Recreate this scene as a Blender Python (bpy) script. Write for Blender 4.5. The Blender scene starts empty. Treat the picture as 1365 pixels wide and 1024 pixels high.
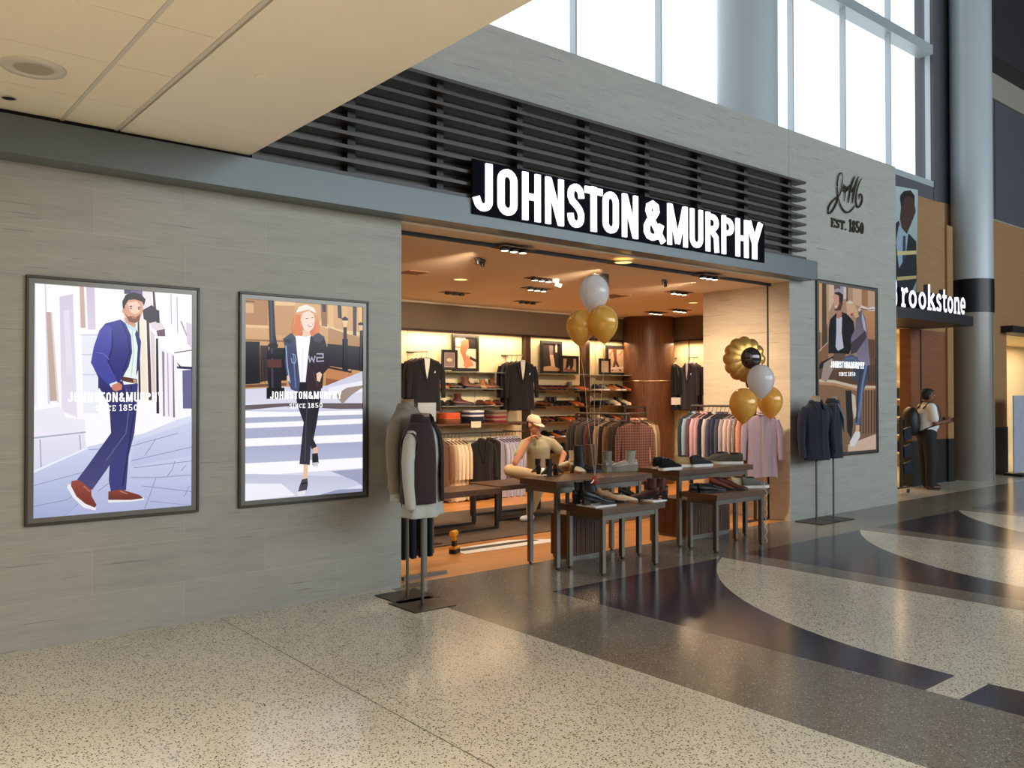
import bpy, math, random
from mathutils import Vector, Matrix
random.seed(7)
C = bpy.context.scene.collection
scene = bpy.context.scene
PI = math.pi

# ------------------------------------------------------------------ camera
F_PX, PITCH, ROLL, YAW, CAM_D, CAM_H = 1132.2268, 0.012933544, -0.00088714, 0.69001824, 6.1361, 1.62
_fw = Vector((math.sin(YAW)*math.cos(PITCH), math.cos(YAW)*math.cos(PITCH), math.sin(PITCH)))
_r0 = Vector((math.cos(YAW), -math.sin(YAW), 0)); _u0 = _r0.cross(_fw)
_r = _r0*math.cos(ROLL) + _u0*math.sin(ROLL); _u = -_r0*math.sin(ROLL) + _u0*math.cos(ROLL)
CAM = Vector((0, -CAM_D, CAM_H))
cd = bpy.data.cameras.new('camera'); cam = bpy.data.objects.new('camera', cd); C.objects.link(cam)
cd.sensor_width = 36; cd.lens = F_PX/1365*36; cd.clip_end = 200; cd.clip_start = 0.05
cam.matrix_world = Matrix(((_r.x, _u.x, -_fw.x, CAM.x), (_r.y, _u.y, -_fw.y, CAM.y), (_r.z, _u.z, -_fw.z, CAM.z), (0, 0, 0, 1)))
scene.camera = cam

def at(px, py, X=None, Y=None, Z=None):
    """world point where the sight line of a photo pixel meets the plane X=, Y= or Z="""
    d = _fw + _r*((px-682.5)/F_PX) - _u*((py-512)/F_PX)
    if X is not None: t = (X-CAM.x)/d.x
    elif Y is not None: t = (Y-CAM.y)/d.y
    else: t = (Z-CAM.z)/d.z
    return CAM + d*t

# ------------------------------------------------------------------ world, exposure
vs = scene.view_settings
scene.display_settings.display_device = 'sRGB'
vs.view_transform = 'Standard'; vs.look = 'None'; vs.gamma = 1; vs.use_curve_mapping = False
vs.exposure = 0.0
w = bpy.data.worlds.new('world'); scene.world = w; w.use_nodes = True
bg = w.node_tree.nodes['Background']; bg.inputs[0].default_value = (0.86, 0.94, 1.0, 1); bg.inputs[1].default_value = 1.9
scene.cycles.use_denoising = True
scene.cycles.max_bounces = 7; scene.cycles.diffuse_bounces = 4; scene.cycles.glossy_bounces = 3
scene.cycles.transmission_bounces = 5; scene.cycles.transparent_max_bounces = 6
scene.cycles.sample_clamp_indirect = 4.0
scene.cycles.caustics_reflective = False; scene.cycles.caustics_refractive = False

WARM = (1.0, 0.70, 0.42); AMB = (1.0, 0.77, 0.54)
def light(kind, name, loc, energy, color, rot=(0, 0, 0), size=None, size_y=None, spot=None, blend=0.6, radius=None):
    d = bpy.data.lights.new(name, kind); o = bpy.data.objects.new(name, d); C.objects.link(o)
    d.energy = energy; d.color = color; o.location = loc; o.rotation_euler = rot
    if kind == 'AREA':
        d.shape = 'RECTANGLE'; d.size = size; d.size_y = size_y or size
    if kind == 'SPOT': d.spot_size = spot; d.spot_blend = blend
    if radius is not None: d.shadow_soft_size = radius
    return o
def aim(o, target):
    o.rotation_euler = (Vector(target)-o.location).to_track_quat('-Z', 'Y').to_euler()
# daylight entering the concourse through the glazing opposite the shopfront
day = light('AREA', 'daylight_opposite_glazing', (15, -15.5, 5.2), 1350, (0.78, 0.92, 1.0), size=19, size_y=5.0); aim(day, (12, 0, 2.2))
# added strips of fill light that brighten the shop's back and right walls
light('AREA', 'fill_light_back_left', (8.0, 4.60, 2.58), 24, WARM, (0.10, 0, 0), 2.3, 0.08)
light('AREA', 'fill_light_back_right', (10.65, 4.60, 2.58), 24, WARM, (0.10, 0, 0), 2.4, 0.08)
light('AREA', 'fill_light_right_wall', (12.2, 3.75, 2.56), 10, WARM, (0, 0, 0), 0.08, 0.7)

# ------------------------------------------------------------------ materials
def lin(c):
    return tuple(((x/255)/12.92 if x/255 <= 0.04045 else ((x/255+0.055)/1.055)**2.4) for x in c)
_m = {}
def mat(name, rgb=(128, 128, 128), rough=0.6, metal=0.0, emis=None, strength=1.0, spec=0.5, coat=0, sheen=0, trans=0, noise=0, nscale=40):
    if name in _m: return _m[name]
    m = bpy.data.materials.new(name); m.use_nodes = True; _m[name] = m
    b = m.node_tree.nodes['Principled BSDF']
    b.inputs['Base Color'].default_value = (*lin(rgb), 1)
    b.inputs['Roughness'].default_value = rough; b.inputs['Metallic'].default_value = metal
    b.inputs['Specular IOR Level'].default_value = spec
    b.inputs['Coat Weight'].default_value = coat; b.inputs['Sheen Weight'].default_value = sheen
    b.inputs['Transmission Weight'].default_value = trans
    if emis:
        b.inputs['Emission Color'].default_value = (*lin(emis), 1); b.inputs['Emission Strength'].default_value = strength
    if noise:
        nt = m.node_tree; tc = nt.nodes.new('ShaderNodeTexCoord')
        n = nt.nodes.new('ShaderNodeTexNoise'); n.inputs['Scale'].default_value = nscale; n.inputs['Detail'].default_value = 4
        nt.links.new(tc.outputs['Object'], n.inputs['Vector'])
        mx = nt.nodes.new('ShaderNodeMix'); mx.data_type = 'RGBA'
        a = lin(rgb)
        mx.inputs[6].default_value = (*[x*(1-noise) for x in a], 1); mx.inputs[7].default_value = (*[min(1, x*(1+noise)) for x in a], 1)
        nt.links.new(n.outputs['Fac'], mx.inputs[0]); nt.links.new(mx.outputs[2], b.inputs['Base Color'])
        bp = nt.nodes.new('ShaderNodeBump'); bp.inputs['Strength'].default_value = 0.15; bp.inputs['Distance'].default_value = 0.004
        nt.links.new(n.outputs['Fac'], bp.inputs['Height']); nt.links.new(bp.outputs[0], b.inputs['Normal'])
    return m

class NT:
    """small helper to wire a procedural material"""
    def __init__(s, name, rough=0.5, spec=0.5):
        s.m = bpy.data.materials.new(name); s.m.use_nodes = True; _m[name] = s.m
        s.t = s.m.node_tree; s.b = s.t.nodes['Principled BSDF']; s.b.inputs['Roughness'].default_value = rough
        s.b.inputs['Specular IOR Level'].default_value = spec
        s.tc = s.t.nodes.new('ShaderNodeTexCoord').outputs['Object']
    def n(s, t, **kw):
        o = s.t.nodes.new(t)
        for k, v in kw.items(): setattr(o, k, v)
        return o
    def l(s, a, b): s.t.links.new(a, b)
    def mp(s, scale=(1, 1, 1), rot=(0, 0, 0), loc=(0, 0, 0)):
        o = s.n('ShaderNodeMapping'); o.inputs['Scale'].default_value = scale; o.inputs['Rotation'].default_value = rot
        o.inputs['Location'].default_value = loc; s.l(s.tc, o.inputs['Vector']); return o.outputs[0]
    def noise(s, v, scale, detail=4, rough=0.5):
        o = s.n('ShaderNodeTexNoise'); o.inputs['Scale'].default_value = scale; o.inputs['Detail'].default_value = detail
        o.inputs['Roughness'].default_value = rough; s.l(v, o.inputs['Vector']); return o.outputs['Fac']
    def ramp(s, fac, stops, interp='LINEAR'):
        o = s.n('ShaderNodeValToRGB'); o.color_ramp.interpolation = interp; e = o.color_ramp.elements
        while len(e) < len(stops): e.new(0.5)
        for k, (p, c) in enumerate(stops):
            e[k].position = p; e[k].color = (*c, 1) if len(c) == 3 else c
        s.l(fac, o.inputs[0]); return o.outputs[0]
    def mix(s, fac, a, b, mode='MIX'):
        o = s.n('ShaderNodeMix', data_type='RGBA', blend_type=mode)
        for i, x in ((0, fac), (6, a), (7, b)):
            if hasattr(x, 'links'): s.l(x, o.inputs[i])
            else: o.inputs[i].default_value = x if i == 0 else (*x, 1)
        return o.outputs[2]
    def out(s, col, height=None, st=0.1, dist=0.01):
        s.l(col, s.b.inputs['Base Color'])
        if height is not None:
            o = s.n('ShaderNodeBump'); o.inputs['Strength'].default_value = st; o.inputs['Distance'].default_value = dist
            s.l(height, o.inputs['Height']); s.l(o.outputs[0], s.b.inputs['Normal'])
        return s.m

def limestone(name, base, rough=0.55):
    n = NT(name, rough)
    b = lin(base); d = tuple(x*0.88 for x in b); l = tuple(min(1, x*1.06) for x in b)
    c = n.ramp(n.noise(n.mp((0.9, 0.9, 6)), 2.2, 6, 0.6), [(0.3, d), (0.5, b), (0.72, l)])
    fine = n.ramp(n.noise(n.mp((2.5, 2.5, 26)), 3, 3), [(0.35, (0.95, 0.95, 0.95)), (0.65, (1.03, 1.03, 1.03))])
    c = n.mix(1.0, c, fine, 'MULTIPLY')
    vein = n.ramp(n.noise(n.mp((0.8, 0.8, 24), (0, 0.06, 0)), 2.2, 2, 0.5), [(0.665, (0, 0, 0)), (0.70, (1, 1, 1))])
    c = n.mix(n.mix(1.0, vein, (0.55, 0.55, 0.55), 'MULTIPLY'), c, tuple(x*0.42 for x in b))
    br = n.n('ShaderNodeTexBrick'); n.l(n.mp((1, 1, 1), (PI/2, 0, 0), (0.35, 0, 0)), br.inputs['Vector'])
    br.inputs['Scale'].default_value = 1; br.inputs['Brick Width'].default_value = 1.2; br.inputs['Row Height'].default_value = 0.3
    br.inputs['Mortar Size'].default_value = 0.0016; br.inputs['Mortar Smooth'].default_value = 0.1
    br.inputs['Color1'].default_value = (1, 1, 1, 1); br.inputs['Color2'].default_value = (0.94, 0.94, 0.94, 1); br.inputs['Mortar'].default_value = (1.22, 1.2, 1.15, 1)
    return n.out(n.mix(1.0, c, br.outputs['Color'], 'MULTIPLY'))
def terrazzo(name, base, chips, scale=95, thr=0.32, rough=0.17):
    n = NT(name, rough, 0.45)
    v = n.n('ShaderNodeTexVoronoi', feature='F1'); n.l(n.mp(), v.inputs['Vector']); v.inputs['Scale'].default_value = scale
    v.inputs['Randomness'].default_value = 1
    sep = n.n('ShaderNodeSeparateColor'); n.l(v.outputs['Color'], sep.inputs[0])
    chipcol = n.ramp(sep.outputs[0], chips, 'CONSTANT')
    # a chip shows where its cell is chosen and the point is near the cell centre
    size = n.ramp(sep.outputs[1], [(0.0, (0.5, 0.5, 0.5)), (1.0, (0.16, 0.16, 0.16))])
    lt = n.n('ShaderNodeMath', operation='LESS_THAN'); n.l(v.outputs['Distance'], lt.inputs[0]); n.l(size, lt.inputs[1])
    b = lin(base)
    big = n.ramp(n.noise(n.mp(), 1.3, 3), [(0.3, tuple(x*0.9 for x in b)), (0.7, tuple(x*1.06 for x in b))])
    return n.out(n.mix(lt.outputs[0], big, chipcol))
def wood(name, a, b, scale=(1, 12, 12), rough=0.4, plank=None, rot=(0, 0, 0)):
    n = NT(name, rough)
    v = n.mp(scale, rot)
    c = n.ramp(n.noise(v, 3, 6, 0.6), [(0.3, lin(a)), (0.7, lin(b))])
    if plank:
        br = n.n('ShaderNodeTexBrick'); n.l(n.mp(), br.inputs['Vector']); br.inputs['Scale'].default_value = 1
        br.inputs['Brick Width'].default_value = plank[0]; br.inputs['Row Height'].default_value = plank[1]; br.inputs['Mortar Size'].default_value = 0.001
        br.inputs['Color1'].default_value = (1, 1, 1, 1); br.inputs['Color2'].default_value = (0.72, 0.68, 0.62, 1); br.inputs['Mortar'].default_value = (0.3, 0.25, 0.2, 1)
        c = n.mix(1.0, c, br.outputs['Color'], 'MULTIPLY')
    return n.out(c)
def fabric(name, a, b=None, pattern=None, rough=0.9, k=30):
    n = NT(name, rough, 0.2); n.b.inputs['Sheen Weight'].default_value = 0.15
    a = lin(a); b = lin(b) if b else tuple(x*0.7 for x in a)
    if pattern == 'plaid':
        w1 = n.n('ShaderNodeTexWave', wave_type='BANDS', bands_direction='X'); w2 = n.n('ShaderNodeTexWave', wave_type='BANDS', bands_direction='Z')
        for q in (w1, w2): n.l(n.mp(), q.inputs['Vector']); q.inputs['Scale'].default_value = k
        c = n.mix(n.mix(0.5, w1.outputs['Color'], w2.outputs['Color']), b, a)
    elif pattern == 'stripe':
        w1 = n.n('ShaderNodeTexWave', wave_type='BANDS', bands_direction='X'); n.l(n.mp(), w1.inputs['Vector']); w1.inputs['Scale'].default_value = k
        c = n.mix(w1.outputs['Color'], b, a)
    else:
        c = n.ramp(n.noise(n.mp(), 60, 3), [(0.3, tuple(x*0.93 for x in a)), (0.7, a)])
    return n.out(c, n.noise(n.mp(), 220, 2), 0.1, 0.002)

M_WALL = limestone('limestone_grey', (168, 166, 158))
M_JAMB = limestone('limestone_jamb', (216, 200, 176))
M_FLIGHT = terrazzo('terrazzo_light', (216, 210, 192), [(0, lin((56, 52, 48))), (0.33, lin((120, 112, 98))), (0.6, lin((230, 226, 212))), (0.86, lin((50, 48, 46)))])
M_FGREY = terrazzo('terrazzo_grey', (122, 118, 108), [(0, lin((66, 64, 62))), (0.35, lin((150, 147, 140))), (0.6, lin((88, 86, 82))), (0.88, lin((190, 186, 176)))], 110)
M_FNAVY = terrazzo('terrazzo_navy', (40, 45, 64), [(0, lin((38, 40, 50))), (0.45, lin((58, 58, 68))), (0.8, lin((30, 30, 38))), (0.95, lin((96, 94, 96)))], 110)
M_OAK = wood('oak_floor', (206, 140, 78), (226, 164, 98), (1.2, 14, 14), 0.35, (1.4, 0.13))
M_WALNUT = wood('walnut', (66, 40, 24), (112, 70, 42), (14, 14, 1.2), 0.45)
M_WALTOP = wood('walnut_top', (66, 44, 30), (104, 72, 48), (1.2, 14, 14), 0.35)
M_DARKWOOD = wood('dark_wood', (44, 26, 18), (66, 40, 28), (14, 14, 1.5), 0.45)
M_TAN = wood('tan_panel', (150, 112, 70), (162, 122, 78), (1, 1, 6), 0.5)
M_CEIL = mat('ceiling_paint', (246, 238, 222), 0.9, noise=0.03, nscale=3)
M_TILE = mat('ceiling_tile', (246, 235, 214), 0.95, noise=0.1, nscale=160)
M_TRIMW = mat('white_trim', (214, 208, 196), 0.6)
M_FASCIA = mat('fascia_metal', (100, 108, 110), 0.35, 0.15)
M_SLAT = mat('dark_slat', (60, 50, 46), 0.38)
M_BLACK = mat('black', (16, 15, 15), 0.5)
M_DARK = mat('dark_grey', (44, 44, 46), 0.5)
M_STEEL = mat('brushed_steel', (112, 107, 100), 0.36, 0.9)
M_GUNMETAL = mat('gunmetal', (74, 68, 62), 0.4, 0.8)
M_CREAM = mat('cream_panel', (232, 214, 172), 0.7)
M_BULK = mat('bulkhead_paint', (112, 100, 84), 0.8)
M_SHOPCEIL = mat('shop_ceiling', (244, 220, 190), 0.9)
M_RUG = mat('rug', (92, 78, 66), 1.0, noise=0.3, nscale=30)
M_WHITE = mat('white_paint', (236, 234, 230), 0.5)
M_COL = mat('column_paint', (178, 186, 192), 0.3)
M_COLLOW = mat('column_low', (134, 128, 120), 0.28)
M_GREYPANEL = mat('grey_panel', (84, 84, 90), 0.5)
M_GLASSDARK = mat('dark_glass', (12, 15, 22), 0.3, spec=0.3)

# ------------------------------------------------------------------ mesh builder
class MB:
    def __init__(s): s.v = []; s.f = []; s.mi = []; s.sm = []
    def add(s, v, f, mi=0, sm=False):
        k = len(s.v); s.v += [tuple(p) for p in v]; s.f += [tuple(i+k for i in q) for q in f]; s.mi += [mi]*len(f); s.sm += [sm]*len(f); return s
    def box(s, x0, x1, y0, y1, z0, z1, mi=0, R=None, o=None):
        v = [Vector((x, y, z)) for z in (z0, z1) for y in (y0, y1) for x in (x0, x1)]
        if R is not None: v = [R @ p for p in v]
        if o is not None: v = [p+Vector(o) for p in v]
        return s.add(v, [(0, 2, 3, 1), (4, 5, 7, 6), (0, 1, 5, 4), (1, 3, 7, 5), (3, 2, 6, 7), (2, 0, 4, 6)], mi)
    def loft(s, rings, mi=0, caps=True, sm=True, closed=True):
        n = len(rings[0]); v = [p for r in rings for p in r]; f = []
        for i in range(len(rings)-1):
            for j in range(n if closed else n-1):
                a = i*n+j; b = i*n+(j+1) % n; f.append((a, b, b+n, a+n))
        s.add(v, f, mi, sm)
        if caps and closed:
            s.add(rings[0], [tuple(reversed(range(n)))], mi, sm); s.add(rings[-1], [tuple(range(n))], mi, sm)
        return s
    def tube(s, pts, r, n=8, mi=0, flat=1.0, sm=True, caps=True):
        pts = [Vector(p) for p in pts]; R = r if isinstance(r, (list, tuple)) else [r]*len(pts); rings = []
        up = Vector((0, 0, 1)); t0 = (pts[-1]-pts[0]).normalized()
        if abs(t0.z) > 0.9: up = Vector((0, 1, 0))
        for i, p in enumerate(pts):
            t = (pts[min(i+1, len(pts)-1)]-pts[max(i-1, 0)]).normalized()
            a = t.cross(up); a = a.normalized() if a.length > 1e-5 else Vector((1, 0, 0)); b = t.cross(a).normalized()
            rings.append([p+a*(math.cos(q*2*PI/n)*R[i])+b*(math.sin(q*2*PI/n)*R[i]*flat) for q in range(n)])
        return s.loft(rings, mi, caps, sm)
    def lathe(s, prof, o=(0, 0, 0), n=20, mi=0, R=None, caps=True, sm=True):
        o = Vector(o); rings = []
        for r, z in prof:
            ring = [Vector((math.cos(q*2*PI/n)*r, math.sin(q*2*PI/n)*r, z)) for q in range(n)]
            if R is not None: ring = [R @ p for p in ring]
            rings.append([p+o for p in ring])
        return s.loft(rings, mi, caps, sm)
    def ell(s, c, r, n=14, m=8, mi=0, R=None):
        prof = [(max(1e-4, math.sin(PI*i/m)), -math.cos(PI*i/m)) for i in range(m+1)]; c = Vector(c); rings = []
        for a, z in prof:
            ring = [Vector((math.cos(q*2*PI/n)*a*r[0], math.sin(q*2*PI/n)*a*r[1], z*r[2])) for q in range(n)]
            if R is not None: ring = [R @ p for p in ring]
            rings.append([p+c for p in ring])
        return s.loft(rings, mi, True, True)
    def caps(s, p0, p1, r0, r1, n=12, mi=0):
        p0 = Vector(p0); p1 = Vector(p1); t = (p1-p0).normalized(); pts = []; R = []
        for a in (0.05, 0.4, 0.8): pts.append(p0-t*r0*math.cos(a*PI/2)); R.append(max(r0*math.sin(a*PI/2), 1e-3))
        pts.append(p0); R.append(r0); pts.append(p1); R.append(r1)
        for a in (0.8, 0.4, 0.05): pts.append(p1+t*r1*math.cos(a*PI/2)); R.append(max(r1*math.sin(a*PI/2), 1e-3))
        return s.tube(pts, R, n, mi)
    def prism(s, poly, d, mi=0):
        """poly: planar 3-D outline, d: extrusion vector"""
        n = len(poly); a = [Vector(p) for p in poly]; b = [p+Vector(d) for p in a]
        f = [tuple(range(n)), tuple(reversed(range(n, 2*n)))]+[(i, i+n, (i+1) % n+n, (i+1) % n) for i in range(n)]
        return s.add(a+b, f, mi)
    def build(s, name, mats, parent=None, mods=None, loc=None, fix=True):
        me = bpy.data.meshes.new(name); me.from_pydata(s.v, [], s.f)
        for m in (mats if isinstance(mats, (list, tuple)) else [mats]): me.materials.append(m)
        me.polygons.foreach_set('material_index', s.mi); me.polygons.foreach_set('use_smooth', s.sm)
        if fix:
            import bmesh
            bm = bmesh.new(); bm.from_mesh(me); bmesh.ops.recalc_face_normals(bm, faces=bm.faces); bm.to_mesh(me); bm.free()
        me.update()
        o = bpy.data.objects.new(name, me); C.objects.link(o)
        if parent is not None: o.parent = parent
        if loc is not None: o.location = loc
        for k, kw in (mods or []):
            md = o.modifiers.new(k.lower(), k)
            for a, b in kw.items(): setattr(md, a, b)
        return o
BEV = lambda w=0.004, n=2: ('BEVEL', dict(width=w, segments=n, limit_method='ANGLE', angle_limit=0.8))
REM = lambda v=0.012: ('REMESH', dict(mode='VOXEL', voxel_size=v, use_smooth_shade=True))
SMO = lambda n=3: ('SMOOTH', dict(factor=0.6, iterations=n))

def empty(name, loc=(0, 0, 0), rz=0):
    o = bpy.data.objects.new(name, None); C.objects.link(o); o.location = loc; o.rotation_euler = (0, 0, rz); o.empty_display_size = 0.1
    return o
def tag(o, label=None, cat=None, group=None):
    if label: o['label'] = label
    if cat: o['category'] = cat
    if group: o['group'] = group
    return o
def struct(o): o['kind'] = 'structure'; return o
def copy_tree(o, parent=None):
    c = o.copy(); C.objects.link(c); c.parent = parent
    for ch in [x for x in KIDS.get(o.name, [])]: copy_tree(ch, c)
    return c
KIDS = {}
def index_kids():
    KIDS.clear()
    for o in bpy.data.objects:
        if o.parent: KIDS.setdefault(o.parent.name, []).append(o)
# ================================================================== structure
def S(name, mats, *boxes, mods=None):
    m = MB()
    for b in boxes: m.box(*b)
    return struct(m.build(name, mats, mods=mods))
WX0, WX1, HT = 3.85, 9.69, 5.04      # opening edges, facade height
# facade
S('wall_front_left', M_WALL, (-8, WX0, 0, 0.32, 0, HT))
S('wall_front_header', M_WALL, (WX0, WX1, 0.0, 0.25, 3.10, HT))
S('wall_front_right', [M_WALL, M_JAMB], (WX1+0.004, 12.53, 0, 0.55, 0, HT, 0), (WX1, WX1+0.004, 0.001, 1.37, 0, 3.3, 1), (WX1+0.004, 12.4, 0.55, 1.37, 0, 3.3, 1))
# floor pattern
fm = MB(); FL = 0.0
def poly(pts, mi): fm.add([(x, y, FL) for x, y in pts], [tuple(range(len(pts)))], mi)
YS = -0.93; YM = -4.06
def rect(x0, x1, y0, y1, mi): poly([(x0, y0), (x1, y0), (x1, y1), (x0, y1)], mi)
rect(-8, 3.75, -16, 0.2, 0)
rect(3.75, 4.72, -16, 0.07, 1)
rect(4.72, 36, YS, 0.07, 1)
def arc(x0, sgn):      # circle tangent to the across direction at x0, from the centre strip out to the border
    R = 3.535; cx = x0+R; out = []
    for k in range(17):
        dy = 3.13*k/16; out.append((cx-math.sqrt(R*R-dy*dy), YM+sgn*(0.0+dy)))
    return out
for sgn in (1, -1):
    yb = YM+sgn*3.13
    prev = 4.72
    for k in range(12):
        x0 = 5.1+2.7*k; a = arc(x0, sgn); tip = a[-1]
        yc = YM+sgn*0.09
        poly([(prev, yc), (a[0][0], yc)]+a[1:]+[(prev, yb)], 2)           # navy
        xe = tip[0]+0.02
        poly([(a[0][0], yc)]+a[1:]+[(xe, yb), (xe, yc)], 0)                # light lens
        rect(xe, xe+0.34, min(yc, yb), max(yc, yb), 1)
        prev = xe+0.34
rect(4.72, 36, YM-0.09, YM+0.09, 0)
rect(4.72, 36, -16, YM-3.13, 1)
rect(WX0-1.2, 12.6, 0.07, 6.0, 3)      # shop oak
rect(12.6, 36, 0.07, 6.0, 0)
rect(12.53, 12.6, 0.07, 6.0, 0)
struct(fm.build('floor', [M_FLIGHT, M_FGREY, M_FNAVY, M_OAK], fix=False))
# thin saw joint lines in the light terrazzo
M_JOINT = mat('joint_line', (92, 86, 76), 0.5)
S('trim_1', M_JOINT, (2.30, 2.306, -9, -0.01, 0.0, 0.0006))

# low ceiling over the near-left side
m = MB(); Zc = 3.36
m.box(1.56, 2.44, -12, -0.0, Zc, Zc+0.25, 0)
m.box(-8, 1.56, -12, 0, Zc+0.05, Zc+0.25, 2)
struct(m.build('ceiling', [M_CEIL, M_TILE, M_BLACK]))
tm = MB(); xs = [1.535, 1.212]+[1.212-0.66*k for k in range(1, 14)]; ys = [-0.05-0.66*k for k in range(18)]
for i in range(len(xs)-1):
    for j in range(len(ys)-1):
        tm.box(xs[i+1]+0.004, xs[i]-0.004, ys[j+1]+0.0025, ys[j]-0.0025, Zc+0.006, Zc+0.03, 1)
    tm.box(xs[i+1]-0.011, xs[i+1]+0.011, -12, -0.03, Zc+0.0, Zc+0.02, 0)
tm.box(1.524, 1.546, -12, -0.03, Zc, Zc+0.02, 0)
tm.box(-8, 1.54, -0.05, -0.02, Zc+0.002, Zc+0.02, 0)
struct(tm.build('ceiling_tiles', [M_TRIMW, M_TILE]))
# shadow gap closure between the fascia and the low ceiling, and the mezzanine mass above
S('wall_mezzanine', M_CEIL, (-8, 2.44, -12, -0.001, Zc+0.25, 10.6))
# concourse shell
S('wall_left', M_WALL, (-8.2, -8, -16, 0.32, 0, 3.7))
S('wall_behind', M_WALL, (-8.2, 2.4, -12.2, -12, 0, 10.6))
S('ceiling_concourse', M_GREYPANEL, (2.44, 40, -16.5, 1.6, 10.6, 10.8))
S('wall_far_end', M_GREYPANEL, (33, 33.2, -16.5, 6, 0, 10.8))
S('wall_opposite', M_GREYPANEL, (2.4, 33, -16.7, -16.5, 0, 3.0), (2.4, 33, -16.7, -16.5, 8.5, 10.8))
# shop shell
S('wall_shop_left', M_CREAM, (2.6, 2.7, 0.3, 6, 0, 3.2))
ZC = 3.05
m = MB(); m.box(WX0, WX1, 0.0, 0.27, ZC+0.03, ZC+0.06, 0); m.box(WX0, WX1, 0.27, 0.30, ZC-0.006, ZC+0.10, 1)
m.box(WX0-1.2, WX1, 0.30, 1.37, ZC, ZC+0.06, 0); m.box(WX0-1.2, 12.6, 1.37, 5.0, ZC, ZC+0.06, 0)
struct(m.build('ceiling_shop', [M_SHOPCEIL, M_BLACK]))
S('wall_shop_back', [M_BULK, M_TRIMW], (2.6, 11.75, 4.70, 4.95, 2.63, ZC-0.004, 0), (2.6, 11.75, 4.66, 4.70, ZC-0.03, ZC-0.002, 1))
S('trim_2', M_DARKWOOD, (2.6, 11.75, 4.69, 4.71, 2.60, 2.63))
pm = MB(); jx = [6.0, 6.95, 7.58, 8.22, 8.86, 9.21]; 
for a, b in zip(jx, jx[1:]): pm.box(a+0.004, b-0.004, 4.76, 4.80, 0, 2.66, 0)
jx = [9.32, 10.25, 10.56]
for a, b in zip(jx, jx[1:]): pm.box(a+0.004, b-0.004, 4.76, 4.80, 0, 2.66, 0)
jx = [10.67, 11.3, 11.8]
for a, b in zip(jx, jx[1:]): pm.box(a+0.004, b-0.004, 4.76, 4.80, 0, 2.66, 0)
pm.box(2.6, 12.4, 4.81, 4.9, 0, 2.7, 1)
struct(pm.build('wall_back_panels', [M_CREAM, M_BULK]))
S('trim_3', M_DARKWOOD, (9.21, 9.32, 4.66, 4.80, 0, 2.60))
S('trim_4', M_DARKWOOD, (10.57, 10.67, 4.62, 4.80, 0, 2.60))
S('wall_shop_right', [M_BULK, M_CREAM, M_DARKWOOD], (12.33, 12.45, 1.36, 4.5, 2.63, ZC, 0), (12.40, 12.45, 1.36, 4.5, 0, 2.63, 1), (12.31, 12.34, 1.36, 4.5, 2.60, 2.63, 2), (12.385, 12.40, 3.78, 3.80, 0, 2.63, 0))
m = MB(); m.lathe([(0.47, 0), (0.47, ZC)], (12.0, 4.42, 0), 40)
struct(m.build('pillar_walnut', M_WALNUT))
o = MB().lathe([(0.466, 1.858), (0.475, 1.858), (0.475, 1.88), (0.466, 1.88)], (12.0, 4.42, 0), 40, caps=False).build('trim_5', mat('brass_band', (190, 160, 120), 0.3, 0.8)); struct(o)
# black door-pocket line down the jamb and right inner wall
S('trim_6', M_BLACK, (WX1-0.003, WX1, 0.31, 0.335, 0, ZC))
# rugs / mat
o = MB().box(2.7, 9.3, 1.35, 3.45, 0, 0.012).build('rug', M_RUG); tag(o, 'large dark brown area rug covering the oak floor inside the shop', 'rug')

# facade fascia beam
o = MB().box(-8, 9.99, -0.22, 0.0, 3.10, 3.335).box(-8, 9.985, -0.215, 0.0, 3.335, 3.338).build('fascia_beam', M_FASCIA, mods=[BEV(0.003)])
tag(o, 'long grey metal beam running along the facade under the slatted screen', 'beam')
M_SHAD = mat('black_gap', (14, 12, 11), 0.9)
S('gap_shade', M_SHAD, (-8, 2.44, -0.19, -0.001, 3.338, 3.41))  # black fill standing in for the shade between fascia and low ceiling

# slatted screen
sc = empty('slat_screen', (6.5, -0.05, 3.338)); tag(sc, 'dark horizontal slat screen above the shop opening behind the white letters', 'slat screen')
def rel(m, name, mats, p, mods=None, fix=True):
    """build in world coordinates but parent to p (p unrotated)"""
    L = p.location; m.v = [(a-L.x, b-L.y, c-L.z) for a, b, c in m.v]; return m.build(name, mats, p, mods, fix=fix)
for k in range(10):
    z = 3.345+0.1075*k
    rel(MB().box(2.46, 9.78, -0.19, -0.035, z, z+0.028), 'slat', M_SLAT, sc)
for x in [3.32-0.86, 3.32, 4.18, 5.08, 5.96, 6.85, 7.73, 8.62, 9.55]:
    rel(MB().box(x-0.035, x+0.035, -0.10, -0.004, 3.34, 4.345), 'post', M_BLACK, sc)
# daylight glazing above the facade
M_ALU = mat('aluminium', (182, 190, 196), 0.4, 0.3)
ng = NT('glass_clear'); t = ng.t; out = t.nodes['Material Output']
tr = ng.n('ShaderNodeBsdfTransparent'); tr.inputs[0].default_value = (0.97, 0.985, 0.985, 1); gl = ng.n('ShaderNodeBsdfGlossy'); gl.inputs['Roughness'].default_value = 0.02
mx = ng.n('ShaderNodeMixShader'); mx.inputs[0].default_value = 0.05; ng.l(tr.outputs[0], mx.inputs[1]); ng.l(gl.outputs[0], mx.inputs[2]); ng.l(mx.outputs[0], out.inputs[0])
M_GLASS = ng.m
mull = [16.39-1.555*k for k in range(0, 12)]
wf = MB()
for x in mull: wf.box(x-0.014, x+0.014, 1.2, 1.30, 5.6, 10.6)
wf.box(-1.5, 16.39, 1.15, 1.42, 8.08, 8.26); wf.box(-1.5, 16.42, 1.15, 1.42, 5.55, 5.66)
struct(wf.build('window_1', M_ALU))
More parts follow.
